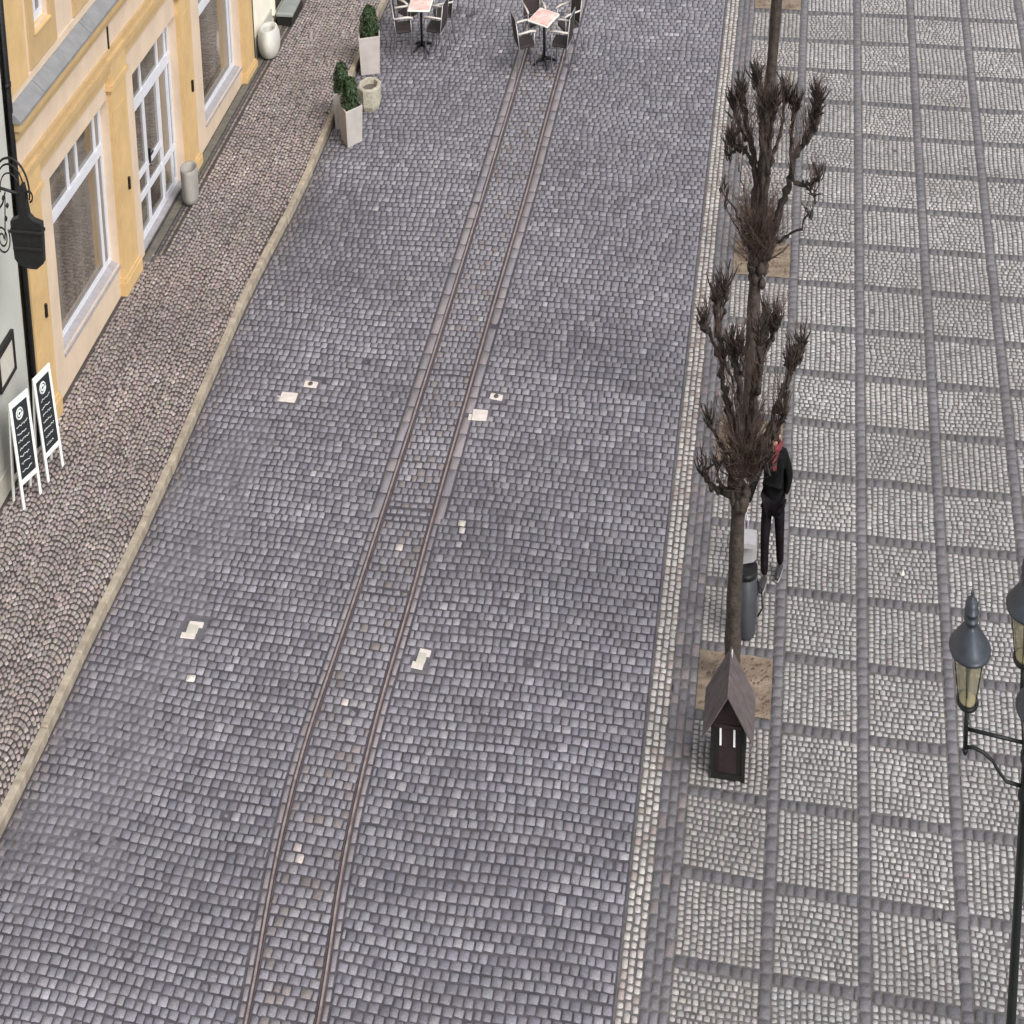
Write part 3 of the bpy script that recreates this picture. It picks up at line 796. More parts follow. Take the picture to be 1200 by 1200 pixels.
# ------------------------------------------------------------------ chalk boards
def chalkboard(loc, rz, label, seed):
    r = random.Random(seed)
    root = thing('chalk_board', label, 'chalk board', loc, rz, 'chalk boards outside the grey house')
    W, Ht = .43, 1.24                                # local: face looks to -Y, width along X
    lean = lambda z, d=0.: .17 - .17 * (1 - z / Ht) + d - .17
    T = Matrix.Rotation(-.13, 4, 'X')
    m = MB()
    m.box(-W / 2, -W / 2 + .05, -.02, .02, 0, Ht, T, .004).box(W / 2 - .05, W / 2, -.02, .02, 0, Ht, T, .004)
    m.box(-W / 2 + .05, W / 2 - .05, -.018, .018, Ht - .075, Ht, T, .004).box(-W / 2 + .05, W / 2 - .05, -.018, .018, .27, .33, T, .004); m.build('board_frame', M_WHITE, root)
    m = MB(); m.box(-W / 2 + .05, W / 2 - .05, -.008, .012, .33, Ht - .075, T); b = m.build('board_panel', M_CHALKB, root)
    m = MB()

    def pt(x, z): return tuple(T @ Vector((x, -.0105, z)))
    m.tube([pt(.07 * math.cos(k * .52) - .02, 1.05 + .062 * math.sin(k * .52)) for k in range(13)], .012, 5)
    m.tube([pt(.035 * math.cos(k * .52) - .02, 1.05 + .03 * math.sin(k * .52)) for k in range(13)], .014, 5)
    z = .92
    while z > .4:
        x = -.13 + r.random() * .03; e = .08 + r.random() * .06; pts = []
        while x < e: pts.append(pt(x, z + r.uniform(-.014, .014))); x += .016
        m.tube(pts, .0045, 4); z -= .085
    m.build('chalk_writing', M_CHALK, b)
    T2 = Matrix.Translation((0, .32, 0)) @ Matrix.Rotation(.13, 4, 'X')
    m = MB(); m.box(-W / 2, -W / 2 + .045, -.02, .02, 0, Ht - .03, T2, .004).box(W / 2 - .045, W / 2, -.02, .02, 0, Ht - .03, T2, .004)
    m.box(-W / 2 + .045, W / 2 - .045, -.016, .016, .27, .33, T2, .004); m.build('back_stand', M_WHITE, root)
    m = MB(); m.box(-W / 2 + .045, W / 2 - .045, -.008, .008, .33, Ht - .08, T2); m.build('back_panel', M_CHALKB, root)
    return root


chalkboard((-13.97, -15.01, ZW), math.atan2(.37, .18), 'white framed chalk board standing in front, nearer the camera of the two', 1)
chalkboard((-13.79, -14.4, ZW), math.atan2(.4, .14), 'white framed chalk board standing behind, beside the ochre pilaster', 2)


# ------------------------------------------------------------------ pots, planters, shrubs
def square_planter(loc, rz, label, w=.4, h=.55):
    root = thing('planter', label, 'planter', loc, rz, 'concrete planters by the kerb')
    a, b = w / 2 * .86, w / 2; t = .035; m = MB()
    vs = []
    for q, z in ((a, 0), (b, h), (b - t, h), (b - t - .01, h - .06)): vs += [(-q, -q, z), (q, -q, z), (q, q, z), (-q, q, z)]
    fs = [(3, 2, 1, 0)] + [(r * 4 + i, r * 4 + (i + 1) % 4, r * 4 + 4 + (i + 1) % 4, r * 4 + 4 + i) for r in range(3) for i in range(4)]
    m.add(vs, fs); o = m.build('pot', M_CONC, root)
    bv = o.modifiers.new('b', 'BEVEL'); bv.width = .012; bv.segments = 2
    dg = bpy.context.evaluated_depsgraph_get(); me = bpy.data.meshes.new_from_object(o.evaluated_get(dg)); o.modifiers.clear(); o.data = me
    m = MB(); q = b - t - .008; m.box(-q, q, -q, q, h - .09, h - .05); m.build('earth', M_EARTH, root)
    return root


def shrub(loc, label, r, h, n=1500, seed=3):
    R = random.Random(seed); root = thing('box_shrub', label, 'shrub', loc, 0, 'clipped shrubs in planters')
    m = MB()
    for _ in range(n):
        z = R.random() ** .85; a = R.uniform(0, 2 * math.pi)
        prof = (1.0 - .62 * z ** 2.2) * (.72 + .28 * min(1, z * 5)) * (1 + .13 * math.sin(3 * a + 7 * z))
        rr = r * prof * (R.random() ** .25) * R.uniform(.82, 1.1)
        c = Vector((rr * math.cos(a), rr * math.sin(a), .0 + h * z)); s = R.uniform(.018, .034)
        d = Vector((math.cos(a) + R.gauss(0, .5), math.sin(a) + R.gauss(0, .5), .5 + R.gauss(0, .5))).normalized()
        t = d.cross(Vector((R.gauss(0, 1), R.gauss(0, 1), R.gauss(0, 1)))).normalized(); b = d.cross(t)
        m.add([c - t * s * .5, c + b * s * .9 - d * s * .1, c + t * s * .5, c - b * s * .9 + d * .01], [(0, 1, 2, 3)])
    m.build('foliage', M_LEAF, root)
    m = MB()
    for k in range(5):
        a = k * 1.3; m.tube([(0, 0, -.06), (.05 * math.cos(a), .05 * math.sin(a), h * .4), (.09 * math.cos(a), .09 * math.sin(a), h * .75)], [.014, .009, .004], 6)
    m.build('stem', M_LIMB, root)
    return root


square_planter((-10.7, -4.66, 0), .72, 'tall square concrete planter with shrub, nearest of the planters', .46)
square_planter((-11.1, -4.13, 0), .3, 'square concrete planter half hidden behind the nearest planter', .4)
square_planter((-10.97, -2.04, 0), .29, 'square concrete planter standing alone farther along the kerb', .56, .6)
shrub((-10.7, -4.64, .49), 'clipped dark green shrub in the nearest square planter', .245, .42, 2200, seed=3)
shrub((-11.08, -4.13, .5), 'clipped dark green shrub in the planter half hidden behind', .23, .42, 2000, seed=4)
shrub((-10.96, -2.0, .54), 'clipped dark green shrub in the planter standing farther along the kerb', .27, .42, 2400, seed=5)
oc = thing('octagonal_planter', 'low octagonal concrete planter, empty, beside the tall square planter', 'planter', (-10.58, -3.42, 0), .1, 'concrete planters by the kerb')
m = MB(); m.lathe([(.25, 0), (.29, .08), (.3, .33), (.27, .345), (.215, .34), (.2, .25)], 8, smooth=False, rot0=.5); m.build('pot', M_CONCB, oc)
m = MB(); m.lathe([(.21, .2), (.2, .265), (.02, .27)], 8, smooth=False, rot0=.5); m.build('earth', M_SLAB, oc)
br = thing('barrel_planter', 'white barrel shaped clay planter beyond the yellow shop corner', 'planter', (-13.74, -2.0, ZW))
m = MB(); m.lathe([(.17, 0), (.23, .04), (.28, .14), (.3, .25), (.28, .37), (.24, .44), (.225, .46), (.17, .455), (.155, .4), (.17, .3)], 26); m.build('pot', M_CERAM, br)
m = MB(); m.lathe([(.18, .3), (.02, .33)], 20); m.build('earth', M_EARTH, br)
pt_ = thing('round_pot', 'grey cylindrical pot beside the shop door pilaster', 'pot', (-13.86, -7.25, ZW))
m = MB(); m.lathe([(.13, 0), (.175, .03), (.195, .1), (.205, .42), (.205, .49), (.2, .5), (.165, .495), (.16, .38)], 24); m.build('pot', M_POT, pt_)
m = MB(); m.lathe([(.162, .36), (.02, .38)], 20); m.build('earth', M_EARTH, pt_)


# ------------------------------------------------------------------ cafe tables and chairs
def make_table(loc, rz, label):
    t = thing('cafe_table', label, 'table', loc, rz, 'cafe tables in the street')
    m = MB(); m.box(-.3, .3, -.3, .3, .7, .725, bev=.01); m.build('table_edge', M_TEDGE, t)
    m = MB(); m.box(-.27, .27, -.27, .27, .722, .73); m.build('table_top', M_TTOP, t)
    m = MB(); m.tube([(0, 0, .05), (0, 0, .7)], .032, 10); m.box(-.16, .16, -.16, .16, .68, .7); m.build('pedestal', M_BLACK, t)
    m = MB()
    for k in range(4):
        a = k * math.pi / 2 + math.pi / 4; m.tube([(0, 0, .09), (.15 * math.cos(a), .15 * math.sin(a), .07), (.3 * math.cos(a), .3 * math.sin(a), .015)], [.035, .028, .018], 8)
    m.build('foot', M_BLACK, t)
    return t


def make_chair(label, wick):                     # faces +Y
    c = thing('cafe_chair', label, 'chair', (0, 0, 0), 0, 'cafe chairs in the street')
    m = MB(); m.box(-.22, .22, -.21, .23, .41, .445, bev=.015); m.build('seat', wick, c)
    m = MB(); T = Matrix.Translation((0, -.2, .42)) @ Matrix.Rotation(.17, 4, 'X')
    m.box(-.22, .22, -.02, .02, .03, .46, T, .014); m.build('backrest', wick, c)
    for s in (-1, 1):
        m = MB(); m.tube([(s * .235, .22, 0), (s * .23, .2, .42), (s * .23, .19, .64)], .013, 7); m.build('leg', M_ALU, c)
        m = MB(); m.tube([(s * .23, -.3, 0), (s * .23, -.2, .42), (s * .23, -.29, .88)], .013, 7); m.build('leg', M_ALU, c)
        m = MB(); m.tube([(s * .235, .24, .645), (s * .24, .1, .665), (s * .235, -.24, .66)], .024, 8, flat=.6); m.build('armrest', M_ARM, c)
    for nm, yy, zz in (('back_rail', -.295, .885), ('seat_rail', .2, .4), ('seat_rail', -.2, .4)): m = MB(); m.tube([(-.23, yy, zz), (.23, yy, zz)], .012, 7); m.build(nm, M_ALU, c)
    return c


T2 = (-6.47, -1.46); T1 = (-9.8, -1.15)
make_table((*T2, 0), -.39, 'square cafe table with pinkish top standing over the tram rails')
make_table((*T1, 0), .05, 'square cafe table with pinkish top left of the tram track')
ch = make_chair('dark wicker chair at the left near side of the table on the tram rails', M_WICKER)
ch.location = (-6.93, -1.72, 0); ch.rotation_euler = (0, 0, math.radians(-62))
chr_ = None
F = lambda dx, dy: math.atan2(-dx, dy)
CH = [((-5.98, -1.62), F(-.95, .12), 'dark wicker chair at the right near side of the table on the tram rails'),
      ((-5.93, -.92), F(-.7, -.55), 'dark wicker chair at the right far side of the table on the tram rails'),
      ((-6.84, -.82), F(.45, -.8), 'dark wicker chair at the left far side of the table on the tram rails'),
      ((-10.22, -1.38), F(.9, .25), 'dark wicker chair at the left near side of the left cafe table'),
      ((-9.36, -1.3), F(-.95, .12), 'dark wicker chair at the right near side of the left cafe table'),
      ((-9.32, -.72), F(-.9, -.35), 'dark wicker chair at the right far side of the left cafe table'),
      ((-10.25, -.7), F(.8, -.5), 'dark wicker chair at the left far side of the left cafe table'),
      ((-8.98, .2), F(.1, .9), 'dark wicker chair standing apart behind the left cafe table')]
for (x, yy), rz, lb in CH: dup(ch, (x, yy, 0), rz, lb)


# ------------------------------------------------------------------ pollarded trees
def twig(m, p, d, L, r0, R, bend=.25, n=3, fork=True):
    q = Vector(p); d = Vector(d).normalized(); pts = [q.copy()]; side = Vector((R.gauss(0, 1), R.gauss(0, 1), R.gauss(0, .3) + .5)) * bend
    for i in range(3): d = (d + side / 3 + Vector((0, 0, .06))).normalized(); q = q + d * L / 3; pts.append(q.copy())
    m.tube([tuple(a) for a in pts], [r0, r0 * .85, r0 * .62, r0 * .35], n, cap=False)
    if fork and L > .15:
        for _ in range(2):
            k = R.randint(1, 2); dd = (d + Vector((R.gauss(0, .5), R.gauss(0, .5), R.gauss(0, .2)))).normalized(); twig(m, pts[k], dd, L * R.uniform(.35, .6), r0 * .7, R, bend, n, False)
    return pts


def smooth_path(pts, k=5):
    P_ = [Vector(p) for p in pts]; out = []
    for i in range(len(P_) - 1):
        a = P_[max(i - 1, 0)]; b = P_[i]; c = P_[i + 1]; d = P_[min(i + 2, len(P_) - 1)]
        for j in range(k):
            t = j / k
            out.append(.5 * ((2 * b) + (c - a) * t + (2 * a - 5 * b + 4 * c - d) * t * t + (3 * b - a - 3 * c + d) * t ** 3))
    out.append(P_[-1]); return out


def pollard(loc, label, trunk, limbs, knob, seed, sprouts=260, rz=0.):
    R = random.Random(seed); root = thing('pollarded_tree', label, 'tree', loc, rz, 'pollarded trees along the square')
    tp = smooth_path([(x, yv, z) for x, yv, z in trunk], 6); N = len(tp); m = MB()
    rad = []
    for i, p in enumerate(tp):
        t = i / (N - 1); rad.append((.135 - .03 * t) * (1 + .5 * max(0, .08 - t) / .08) * (1 + .05 * math.sin(t * 31) + R.gauss(0, .02)))
    m.tube([tuple(p) for p in tp], rad, 14)
    for i in range(26):                       # burrs of the head
        a = R.uniform(0, 6.28); zz = R.uniform(-.22, .2); q = tp[-1] + Vector((.13 * math.cos(a), .12 * math.sin(a), zz)); s = R.uniform(.05, .085)
        m.lathe([(s * .2, -s), (s * .8, -s * .6), (s, 0), (s * .75, s * .6), (s * .2, s)], 7, tuple(q))
    m.build('trunk', M_BARK, root)
    m = MB(); tw = MB()
    for pts, r0, r1, nt in limbs:
        lp = smooth_path(pts, 5); n = len(lp)
        lp = [p + Vector((R.gauss(0, .018), R.gauss(0, .024), R.gauss(0, .01))) for p in lp]
        rr = [.74 * (r0 + (r1 - r0) * i / (n - 1)) * (1 + .2 * math.sin(i * 1.9 + r0 * 90) + R.gauss(0, .1)) for i in range(n)]
        rr[-1] *= 1.25; rr[-2] *= 1.3
        m.tube([tuple(p) for p in lp], rr, 9)
        end = lp[-1]; dr = (lp[-1] - lp[-4]).normalized()
        for _ in range(int(nt * .18)):          # knuckles
            q = lp[R.randint(max(0, n - 8), n - 1)] + Vector((R.gauss(0, .014), R.gauss(0, .018), R.gauss(0, .02))); s = R.uniform(.018, .036)
            m.lathe([(s * .2, -s), (s * .85, -s * .5), (s, 0), (s * .7, s * .6), (s * .2, s)], 6, tuple(q))
        for _ in range(int(nt * 1.0)):
            k = R.random(); q = lp[min(n - 1, int(n - 1 - abs(R.gauss(0, .28)) * n) if k < .8 else R.randint(n // 3, n - 1))] if n > 3 else end
            d = dr * .45 + Vector((R.gauss(0, .5), R.gauss(0, .5), .7 + R.random() * .4))
            twig(tw, q, d, R.uniform(.12, .4), R.uniform(.003, .006), R, .45)
        for _ in range(int(nt * .55)):          # thin dark spurs at the fist
            d = Vector((R.gauss(0, .6), R.gauss(0, .6), .8)); twig(m, end + Vector((R.gauss(0, .025), R.gauss(0, .03), R.gauss(0, .04))), d, R.uniform(.1, .26), R.uniform(.009, .016), R, .3, 4)
    for _ in range(int(sprouts * 1.5)):                    # young shoots round the head
        a = R.uniform(0, 6.28); el = R.uniform(-.1, 1.3)
        q = Vector(knob) + Vector((.12 * math.cos(a), .12 * math.sin(a), R.uniform(-.12, .35)))
        d = Vector((math.cos(a) * math.cos(el), math.sin(a) * math.cos(el), math.sin(el) + .25))
        twig(tw, q, d, R.uniform(.15, .62), R.uniform(.003, .0058), R, .28)
    m.build('crown', M_LIMB, root); tw.build('twigs', M_TWIG, root)
    return root


def L(pts, r0, r1, nt, dy0=0., dy1=0.):
    n = len(pts); return ([(x, dy0 + (dy1 - dy0) * i / (n - 1), z) for i, (x, z) in enumerate(pts)], r0, r1, nt)


tr1 = [(0, 0, -.05), (0, 0, .5), (.02, 0, 1.02), (.05, .0, 1.65), (.08, 0, 2.12)]
lb1 = [L([(.04, 2.09), (-.15, 2.03), (-.31, 2.1), (-.43, 2.17), (-.45, 2.3)], .06, .03, 22, 0, -.15),
       L([(-.1, 2.04), (-.2, 2.12), (-.27, 2.27)], .035, .02, 10, -.05, -.12),
       L([(.01, 2.17), (-.12, 2.27), (-.2, 2.42), (-.31, 2.54), (-.41, 2.66)], .05, .022, 26, 0, .1),
       L([(.06, 2.2), (-.06, 2.69), (-.16, 2.94), (-.23, 3.19), (-.29, 3.48), (-.33, 3.77)], .075, .045, 85, 0, .25),
       L([(-.24, 3.25), (-.41, 3.51), (-.54, 3.63)], .04, .025, 32, .15, .05),
       L([(-.3, 3.5), (-.22, 3.65), (-.19, 3.85)], .03, .018, 24, .22, .3),
       L([(.1, 2.25), (.07, 2.87), (.05, 3.29), (-.01, 3.5)], .08, .05, 85, 0, -.25),
       L([(.05, 3.2), (.12, 3.4), (.13, 3.6)], .035, .02, 30, -.2, -.3),
       L([(.05, 2.95), (.0, 3.1), (-.18, 3.42)], .025, .015, 22, -.2, -.1),
       L([(.15, 2.25), (.24, 2.88), (.34, 3.22), (.46, 3.6)], .085, .055, 110, 0, .2),
       L([(.19, 2.4), (.31, 2.97), (.38, 3.31), (.36, 3.65)], .07, .04, 60, 0, -.2),
       L([(.4, 3.4), (.52, 3.55), (.6, 3.72)], .04, .025, 45, .15, .1),
       L([(.18, 2.2), (.44, 2.55), (.59, 2.82), (.73, 3.08), (.86, 3.3)], .07, .045, 75, 0, .1),
       L([(.75, 3.1), (.93, 3.3), (1.0, 3.42)], .035, .02, 34, .1, .2),
       L([(.45, 2.55), (.66, 2.72), (.75, 2.9)], .04, .025, 45, 0, -.1),
       L([(.12, 2.2), (.36, 2.3), (.52, 2.48)], .045, .025, 45, 0, -.2)]
t1 = pollard((-.72, -16.39, 0), 'nearest pollarded bare linden tree, behind the small roofed wooden box', tr1, lb1, (.12, 0, 2.25), 21, 330)
tr2 = [(0, 0, -.05), (.02, 0, .5), (.04, 0, 1.1), (.08, 0, 1.8), (.13, 0, 2.15)]
lb2 = [L([(.07, 2.15), (.03, 2.49), (.04, 2.83), (.05, 3.17), (.0, 3.4), (-.12, 3.6), (-.2, 3.9)], .08, .045, 90, 0, .2),
       L([(.03, 3.17), (-.14, 3.37), (-.38, 3.45)], .045, .028, 50, .1, 0),
       L([(.02, 3.3), (-.2, 3.5), (-.34, 3.72)], .04, .025, 50, .15, .25), L([(-.1, 3.4), (-.3, 3.38), (-.4, 3.3)], .03, .02, 25, .05, 0),
       L([(.2, 2.2), (.27, 2.99), (.3, 3.37), (.36, 3.72), (.42, 4.0)], .075, .045, 90, 0, -.2),
       L([(.18, 2.3), (.16, 2.9), (.17, 3.4), (.13, 3.75), (.08, 4.05)], .06, .04, 80, 0, .25),
       L([(.3, 3.2), (.24, 3.6), (.24, 3.95)], .05, .025, 60, -.1, -.2), L([(.32, 3.3), (.5, 3.6), (.56, 3.95)], .05, .025, 55, -.1, .1),
       L([(.28, 2.2), (.54, 2.81), (.7, 3.06), (.74, 3.3), (.94, 3.48), (1.1, 3.74)], .08, .045, 80, 0, .15),
       L([(.95, 3.45), (1.15, 3.7), (1.17, 3.9)], .05, .03, 60, .1, .2), L([(.72, 3.1), (.98, 3.07), (1.17, 3.18)], .04, .022, 30, 0, -.1),
       L([(.98, 3.08), (1.1, 3.0), (1.14, 2.95)], .02, .012, 10, -.1, -.1), L([(.72, 3.2), (.7, 3.5), (.74, 3.85)], .05, .025, 55, .05, .1),
       L([(.1, 2.2), (-.12, 2.5), (-.34, 2.8), (-.54, 3.05)], .03, .009, 6, 0, -.2), L([(.05, 2.2), (-.25, 2.48), (-.52, 2.72)], .025, .008, 8, 0, .1),
       L([(-.1, 2.75), (-.16, 3.0), (-.24, 3.2)], .014, .008, 3, 0, 0),
       L([(.22, 2.2), (.45, 2.38), (.72, 2.52), (1.08, 2.76)], .035, .016, 8, 0, -.1)]
t2 = pollard((-.72, -11.87, 0), 'second pollarded bare linden tree with many fists, behind the standing person', tr2, lb2, (.14, 0, 2.25), 33, 380)
tr3 = [(0, 0, -.05), (.0, 0, .6), (.1, 0, 1.6), (.19, .0, 2.6), (.32, 0, 3.9)]
lb3 = [L([(x * sgn + .24, z + 1.75) for x, z in p], a, b, n, 0, dy) for p, a, b, n, sgn, dy in
       (([(.0, 2.15), (-.1, 2.6), (-.2, 3.2), (-.3, 3.7)], .08, .045, 70, 1, .2), ([(.05, 2.15), (.1, 2.8), (.05, 3.5)], .08, .05, 70, 1, -.2), ([(.1, 2.2), (.4, 2.6), (.7, 3.2)], .07, .045, 70, 1, .1), ([(.0, 2.2), (-.35, 2.5), (-.6, 2.9)], .06, .03, 50, 1, -.1))]
t3 = pollard((-.72, -7.35, 0), 'third bare linden tree with a tall straight trunk, rising behind the second tree', tr3, lb3, (.32, 0, 4.0), 44, 150)


# ------------------------------------------------------------------ little roofed wooden box
hut = thing('roofed_box', 'small dark wooden box with steep pitched roof at the foot of the tree', 'wooden box', (-.7, -17.6, 0))
m = MB()
for x in (-.26, .21):
    for yv in (-.27, .23): m.box(x, x + .05, yv, yv + .05, 0, .56)
for v0, v1 in ((-.262, -.225), (.23, .275)): m.box(-.262, .262, v0 - .004, v1, .0, .06)
m.box(-.21, -.15, -.255, -.23, .0, .54).box(.15, .21, -.255, -.23, .0, .54); m.box(-.258, -.2, -.2, .26, .0, .05).box(.2, .258, -.2, .26, 0, .05)
m.build('frame', M_BKWOOD, hut)
m = MB(); m.box(-.15, .15, -.245, -.225, .06, .54); m.build('front_panel', M_DKWOOD, hut)
m = MB(); m.box(-.245, -.225, -.22, .23, .02, .54).box(.225, .245, -.22, .23, .02, .54).box(-.21, .21, .245, .262, .06, .54).box(-.22, .22, -.22, .23, .04, .06); m.build('side_panel', M_BKWOOD, hut)
for x in (-.115, .095):
    m = MB(); m.box(x - .012, x + .018, -.262, -.246, .35, .53); m.build('white_slat', M_WHITE, hut)
for q0, q1 in ((-.25, -.2), (.2, .25)): m = MB(); m.prism([(-.3, .54), (.3, .54), (0, .86)], lambda a, b, dd: (a, dd, b), q0, q1); m.build('gable', M_DKWOOD, hut)
m = MB(); m.box(-.24, .24, -.27, -.25, .535, .57); m.build('gable_trim', M_DKWOOD, hut)
for s in (-1, 1):
    m = MB()
    for k in range(4):
        ya, yb = -.36 + k * .19, -.36 + (k + 1) * .19 - .004
        poly = [(s * .005, .90), (s * .39, .44), (s * .39, .465), (s * .005, .925)]
        if s > 0: poly = poly[::-1]
        m.prism(poly, lambda a, b, dd: (a, dd, b + (k % 2) * .002), ya, yb)
    m.build('roof', M_SHINGLE, hut)
m = MB(); m.tube([(0, -.37, .925), (0, .4, .925)], .016, 6); m.build('ridge', M_SHINGLE, hut)
m = MB(); m.box(.012, .03, .28, .36, .9, .935); m.build('tag', M_PAPER, hut)

# ------------------------------------------------------------------ litter bin
bn = thing('litter_bin', 'anthracite litter bin with pale grey hood behind the nearest tree trunk', 'litter bin', (-.56, -15.5, 0))
m = MB(); m.lathe([(.155, 0), (.165, .02), (.175, .12), (.185, .66), (.175, .67)], 22); m.build('body', M_BIN, bn)
m = MB(); m.lathe([(.19, .66), (.19, .7), (.182, .72)], 22); m.build('rim', M_BLACK, bn)
m = MB(); m.prism([(-.16, .7), (.12, .76), (.16, .8), (.16, .98), (-.16, .98)], lambda a, b, dd: (a, dd, b), .02, .16); m.prism([(-.165, .97), (.165, .97), (.15, 1.02), (-.15, 1.02)], lambda a, b, dd: (a, dd, b), -.1, .17)
m.prism([(-.16, .7), (-.13, .7), (-.13, .98), (-.16, .98)], lambda a, b, dd: (a, dd, b), -.1, .02); m.build('hood', M_HOOD, bn)
m = MB(); m.tube([(.17, -.02, .6), (.26, -.04, .52), (.27, -.04, .3), (.2, -.02, .2)], .013, 7); m.build('handle', M_BLACK, bn)


# ------------------------------------------------------------------ person
def skin_mesh(verts, edges, radii, sub=2, root=0):
    me = bpy.data.meshes.new('sk'); me.from_pydata(verts, edges, []); o = bpy.data.objects.new('sk', me); COL.objects.link(o)
    o.modifiers.new('s', 'SKIN'); sv = me.skin_vertices[0].data
    for i, r in enumerate(radii): sv[i].radius = (r, r) if isinstance(r, float) else r
    sv[root].use_root = True
    ss = o.modifiers.new('u', 'SUBSURF'); ss.levels = sub; ss.render_levels = sub
    dg = bpy.context.evaluated_depsgraph_get(); out = bpy.data.meshes.new_from_object(o.evaluated_get(dg))
    bpy.data.objects.remove(o)
    out.polygons.foreach_set('use_smooth', [True] * len(out.polygons)); return out


def skin_obj(name, verts, edges, radii, m, parent, sub=2, root=0):
    me = skin_mesh(verts, edges, radii, sub, root); me.name = name; me.materials.clear(); me.materials.append(m)
    o = bpy.data.objects.new(name, me); COL.objects.link(o); o.parent = parent; return o


pe = thing('person', 'person in black jacket and trousers with red scarf, reaching to the bin behind the tree', 'person', (-.16, -14.5, 0), math.radians(-14))
LF, RF = (-.1, -.2, .0), (.09, .13, .0)
J = dict(pel=(0, 0, .93), waist=(0, .01, 1.08), chest=(0, .0, 1.28), neck=(0, -.01, 1.46), head0=(0, -.03, 1.56), head1=(0, -.03, 1.68),
         hl=(-.1, 0, .88), kl=(-.11, -.12, .48), al=(-.1, -.15, .09), hr=(.1, 0, .88), kr=(.1, .06, .48), ar=(.09, .16, .09),
         sl=(-.18, 0, 1.39), el=(-.29, -.12, 1.14), wl=(-.38, -.3, .93), sr=(.18, .01, 1.39), er=(.24, .1, 1.14), wr=(.17, .1, .93))
names = list(J); V_ = [J[n] for n in names]; ix = {n: i for i, n in enumerate(names)}
E_ = [(ix[a], ix[b]) for a, b in (('pel', 'waist'), ('waist', 'chest'), ('chest', 'neck'), ('neck', 'head0'), ('head0', 'head1'), ('pel', 'hl'), ('hl', 'kl'), ('kl', 'al'), ('pel', 'hr'), ('hr', 'kr'), ('kr', 'ar'),
      ('chest', 'sl'), ('sl', 'el'), ('el', 'wl'), ('chest', 'sr'), ('sr', 'er'), ('er', 'wr'))]
RD = dict(pel=(.13, .1), waist=(.12, .095), chest=(.14, .1), neck=.05, head0=.075, head1=.085, hl=.08, kl=.055, al=.038, hr=.08, kr=.055, ar=.038, sl=.06, el=.042, wl=.028, sr=.06, er=.042, wr=.028)
# hands: palm and five fingers grown on each wrist
for s, w in ((-1, 'wl'), (1, 'wr')):
    base = Vector(J[w]); fore = (base - Vector(J['el' if s < 0 else 'er'])).normalized(); side = fore.cross(Vector((0, 0, 1))).normalized()
    pm = base + fore * .07; V_.append(tuple(pm)); E_.append((ix[w], len(V_) - 1)); names.append(w + 'p'); RD[w + 'p'] = (.035, .018); pi = len(V_) - 1
    for k in range(5):
        off = (k - 2) * .018
        if k == 0: st_ = base + fore * .03 + side * -.045; tip = st_ + fore * .05 + side * -.02
        else: st_ = pm + side * off + fore * .025; tip = st_ + fore * (.06 - .006 * abs(k - 2)) + Vector((0, 0, -.02))
        V_.append(tuple(st_)); E_.append((pi if k else ix[w], len(V_) - 1)); names.append(f'{w}{k}a'); RD[f'{w}{k}a'] = .0095
        V_.append(tuple(tip)); E_.append((len(V_) - 2, len(V_) - 1)); names.append(f'{w}{k}b'); RD[f'{w}{k}b'] = .0075
body = skin_obj('body', V_, E_, [RD[n] for n in names], M_SKIN, pe)


def sub(nm, keys, edges, scale, m, nameo, add=0.02):
    ks = keys; vv = [J[k] for k in ks]; jj = {k: i for i, k in enumerate(ks)}
    rr = []
    for k in ks:
        r = RD[k]; rr.append((r[0] * scale + add, r[1] * scale + add) if isinstance(r, tuple) else r * scale + add)
    return skin_obj(nameo, vv, [(jj[a], jj[b]) for a, b in edges], rr, m, pe)


J['hem'] = (0, 0, .84); RD['hem'] = (.15, .11)
sub('jacket', ['pel', 'hem', 'waist', 'chest', 'neck', 'sl', 'el', 'wl', 'sr', 'er', 'wr'], [('pel', 'hem'), ('pel', 'waist'), ('waist', 'chest'), ('chest', 'neck'), ('chest', 'sl'), ('sl', 'el'), ('el', 'wl'), ('chest', 'sr'), ('sr', 'er'), ('er', 'wr')], 1.08, M_JACKET, 'jacket', .03)
sub('trousers', ['pel', 'hl', 'kl', 'al', 'hr', 'kr', 'ar'], [('pel', 'hl'), ('hl', 'kl'), ('kl', 'al'), ('pel', 'hr'), ('hr', 'kr'), ('kr', 'ar')], 1.04, M_TROUS, 'trousers', .026)
m = MB()
for k in range(3): m.tube([(.1 * math.cos(a) * (1 + .05 * k), -.01 + .085 * math.sin(a) * (1 + .05 * k), 1.43 + .035 * k + .01 * math.sin(2 * a + k)) for a in [i * .33 for i in range(20)]], .032, 8)
m.tube([(.03, -.1, 1.44), (.05, -.16, 1.36), (.05, -.16, 1.3)], [.04, .045, .04], 8, flat=.5); m.build('scarf', M_SCARF, pe)
m = MB(); m.lathe([(.03, .09), (.075, .075), (.1, .03), (.104, -.02), (.09, -.08), (.07, -.11)], 18, (0, -.005, 1.655)); m.build('hair', M_HAIR, pe)
m = MB(); m.lathe([(.004, -.018), (.013, -.008), (.01, .02), (.004, .03)], 8, (0, -.128, 1.6)); m.tube([(-.025, -.112, 1.555), (.0, -.117, 1.552), (.025, -.112, 1.555)], .005, 5); m.build('nose_and_mouth', M_SKIN, pe)
for s in (-1, 1):
    m = MB(); m.lathe([(.003, -.009), (.009, 0), (.003, .009)], 8, (s * .03, -.112, 1.63)); m.build('eye', M_BLACK, pe)
    m = MB(); m.lathe([(.005, -.03), (.014, -.01), (.016, .015), (.005, .03)], 8, (s * .092, -.03, 1.61)); m.build('ear', M_SKIN, pe)
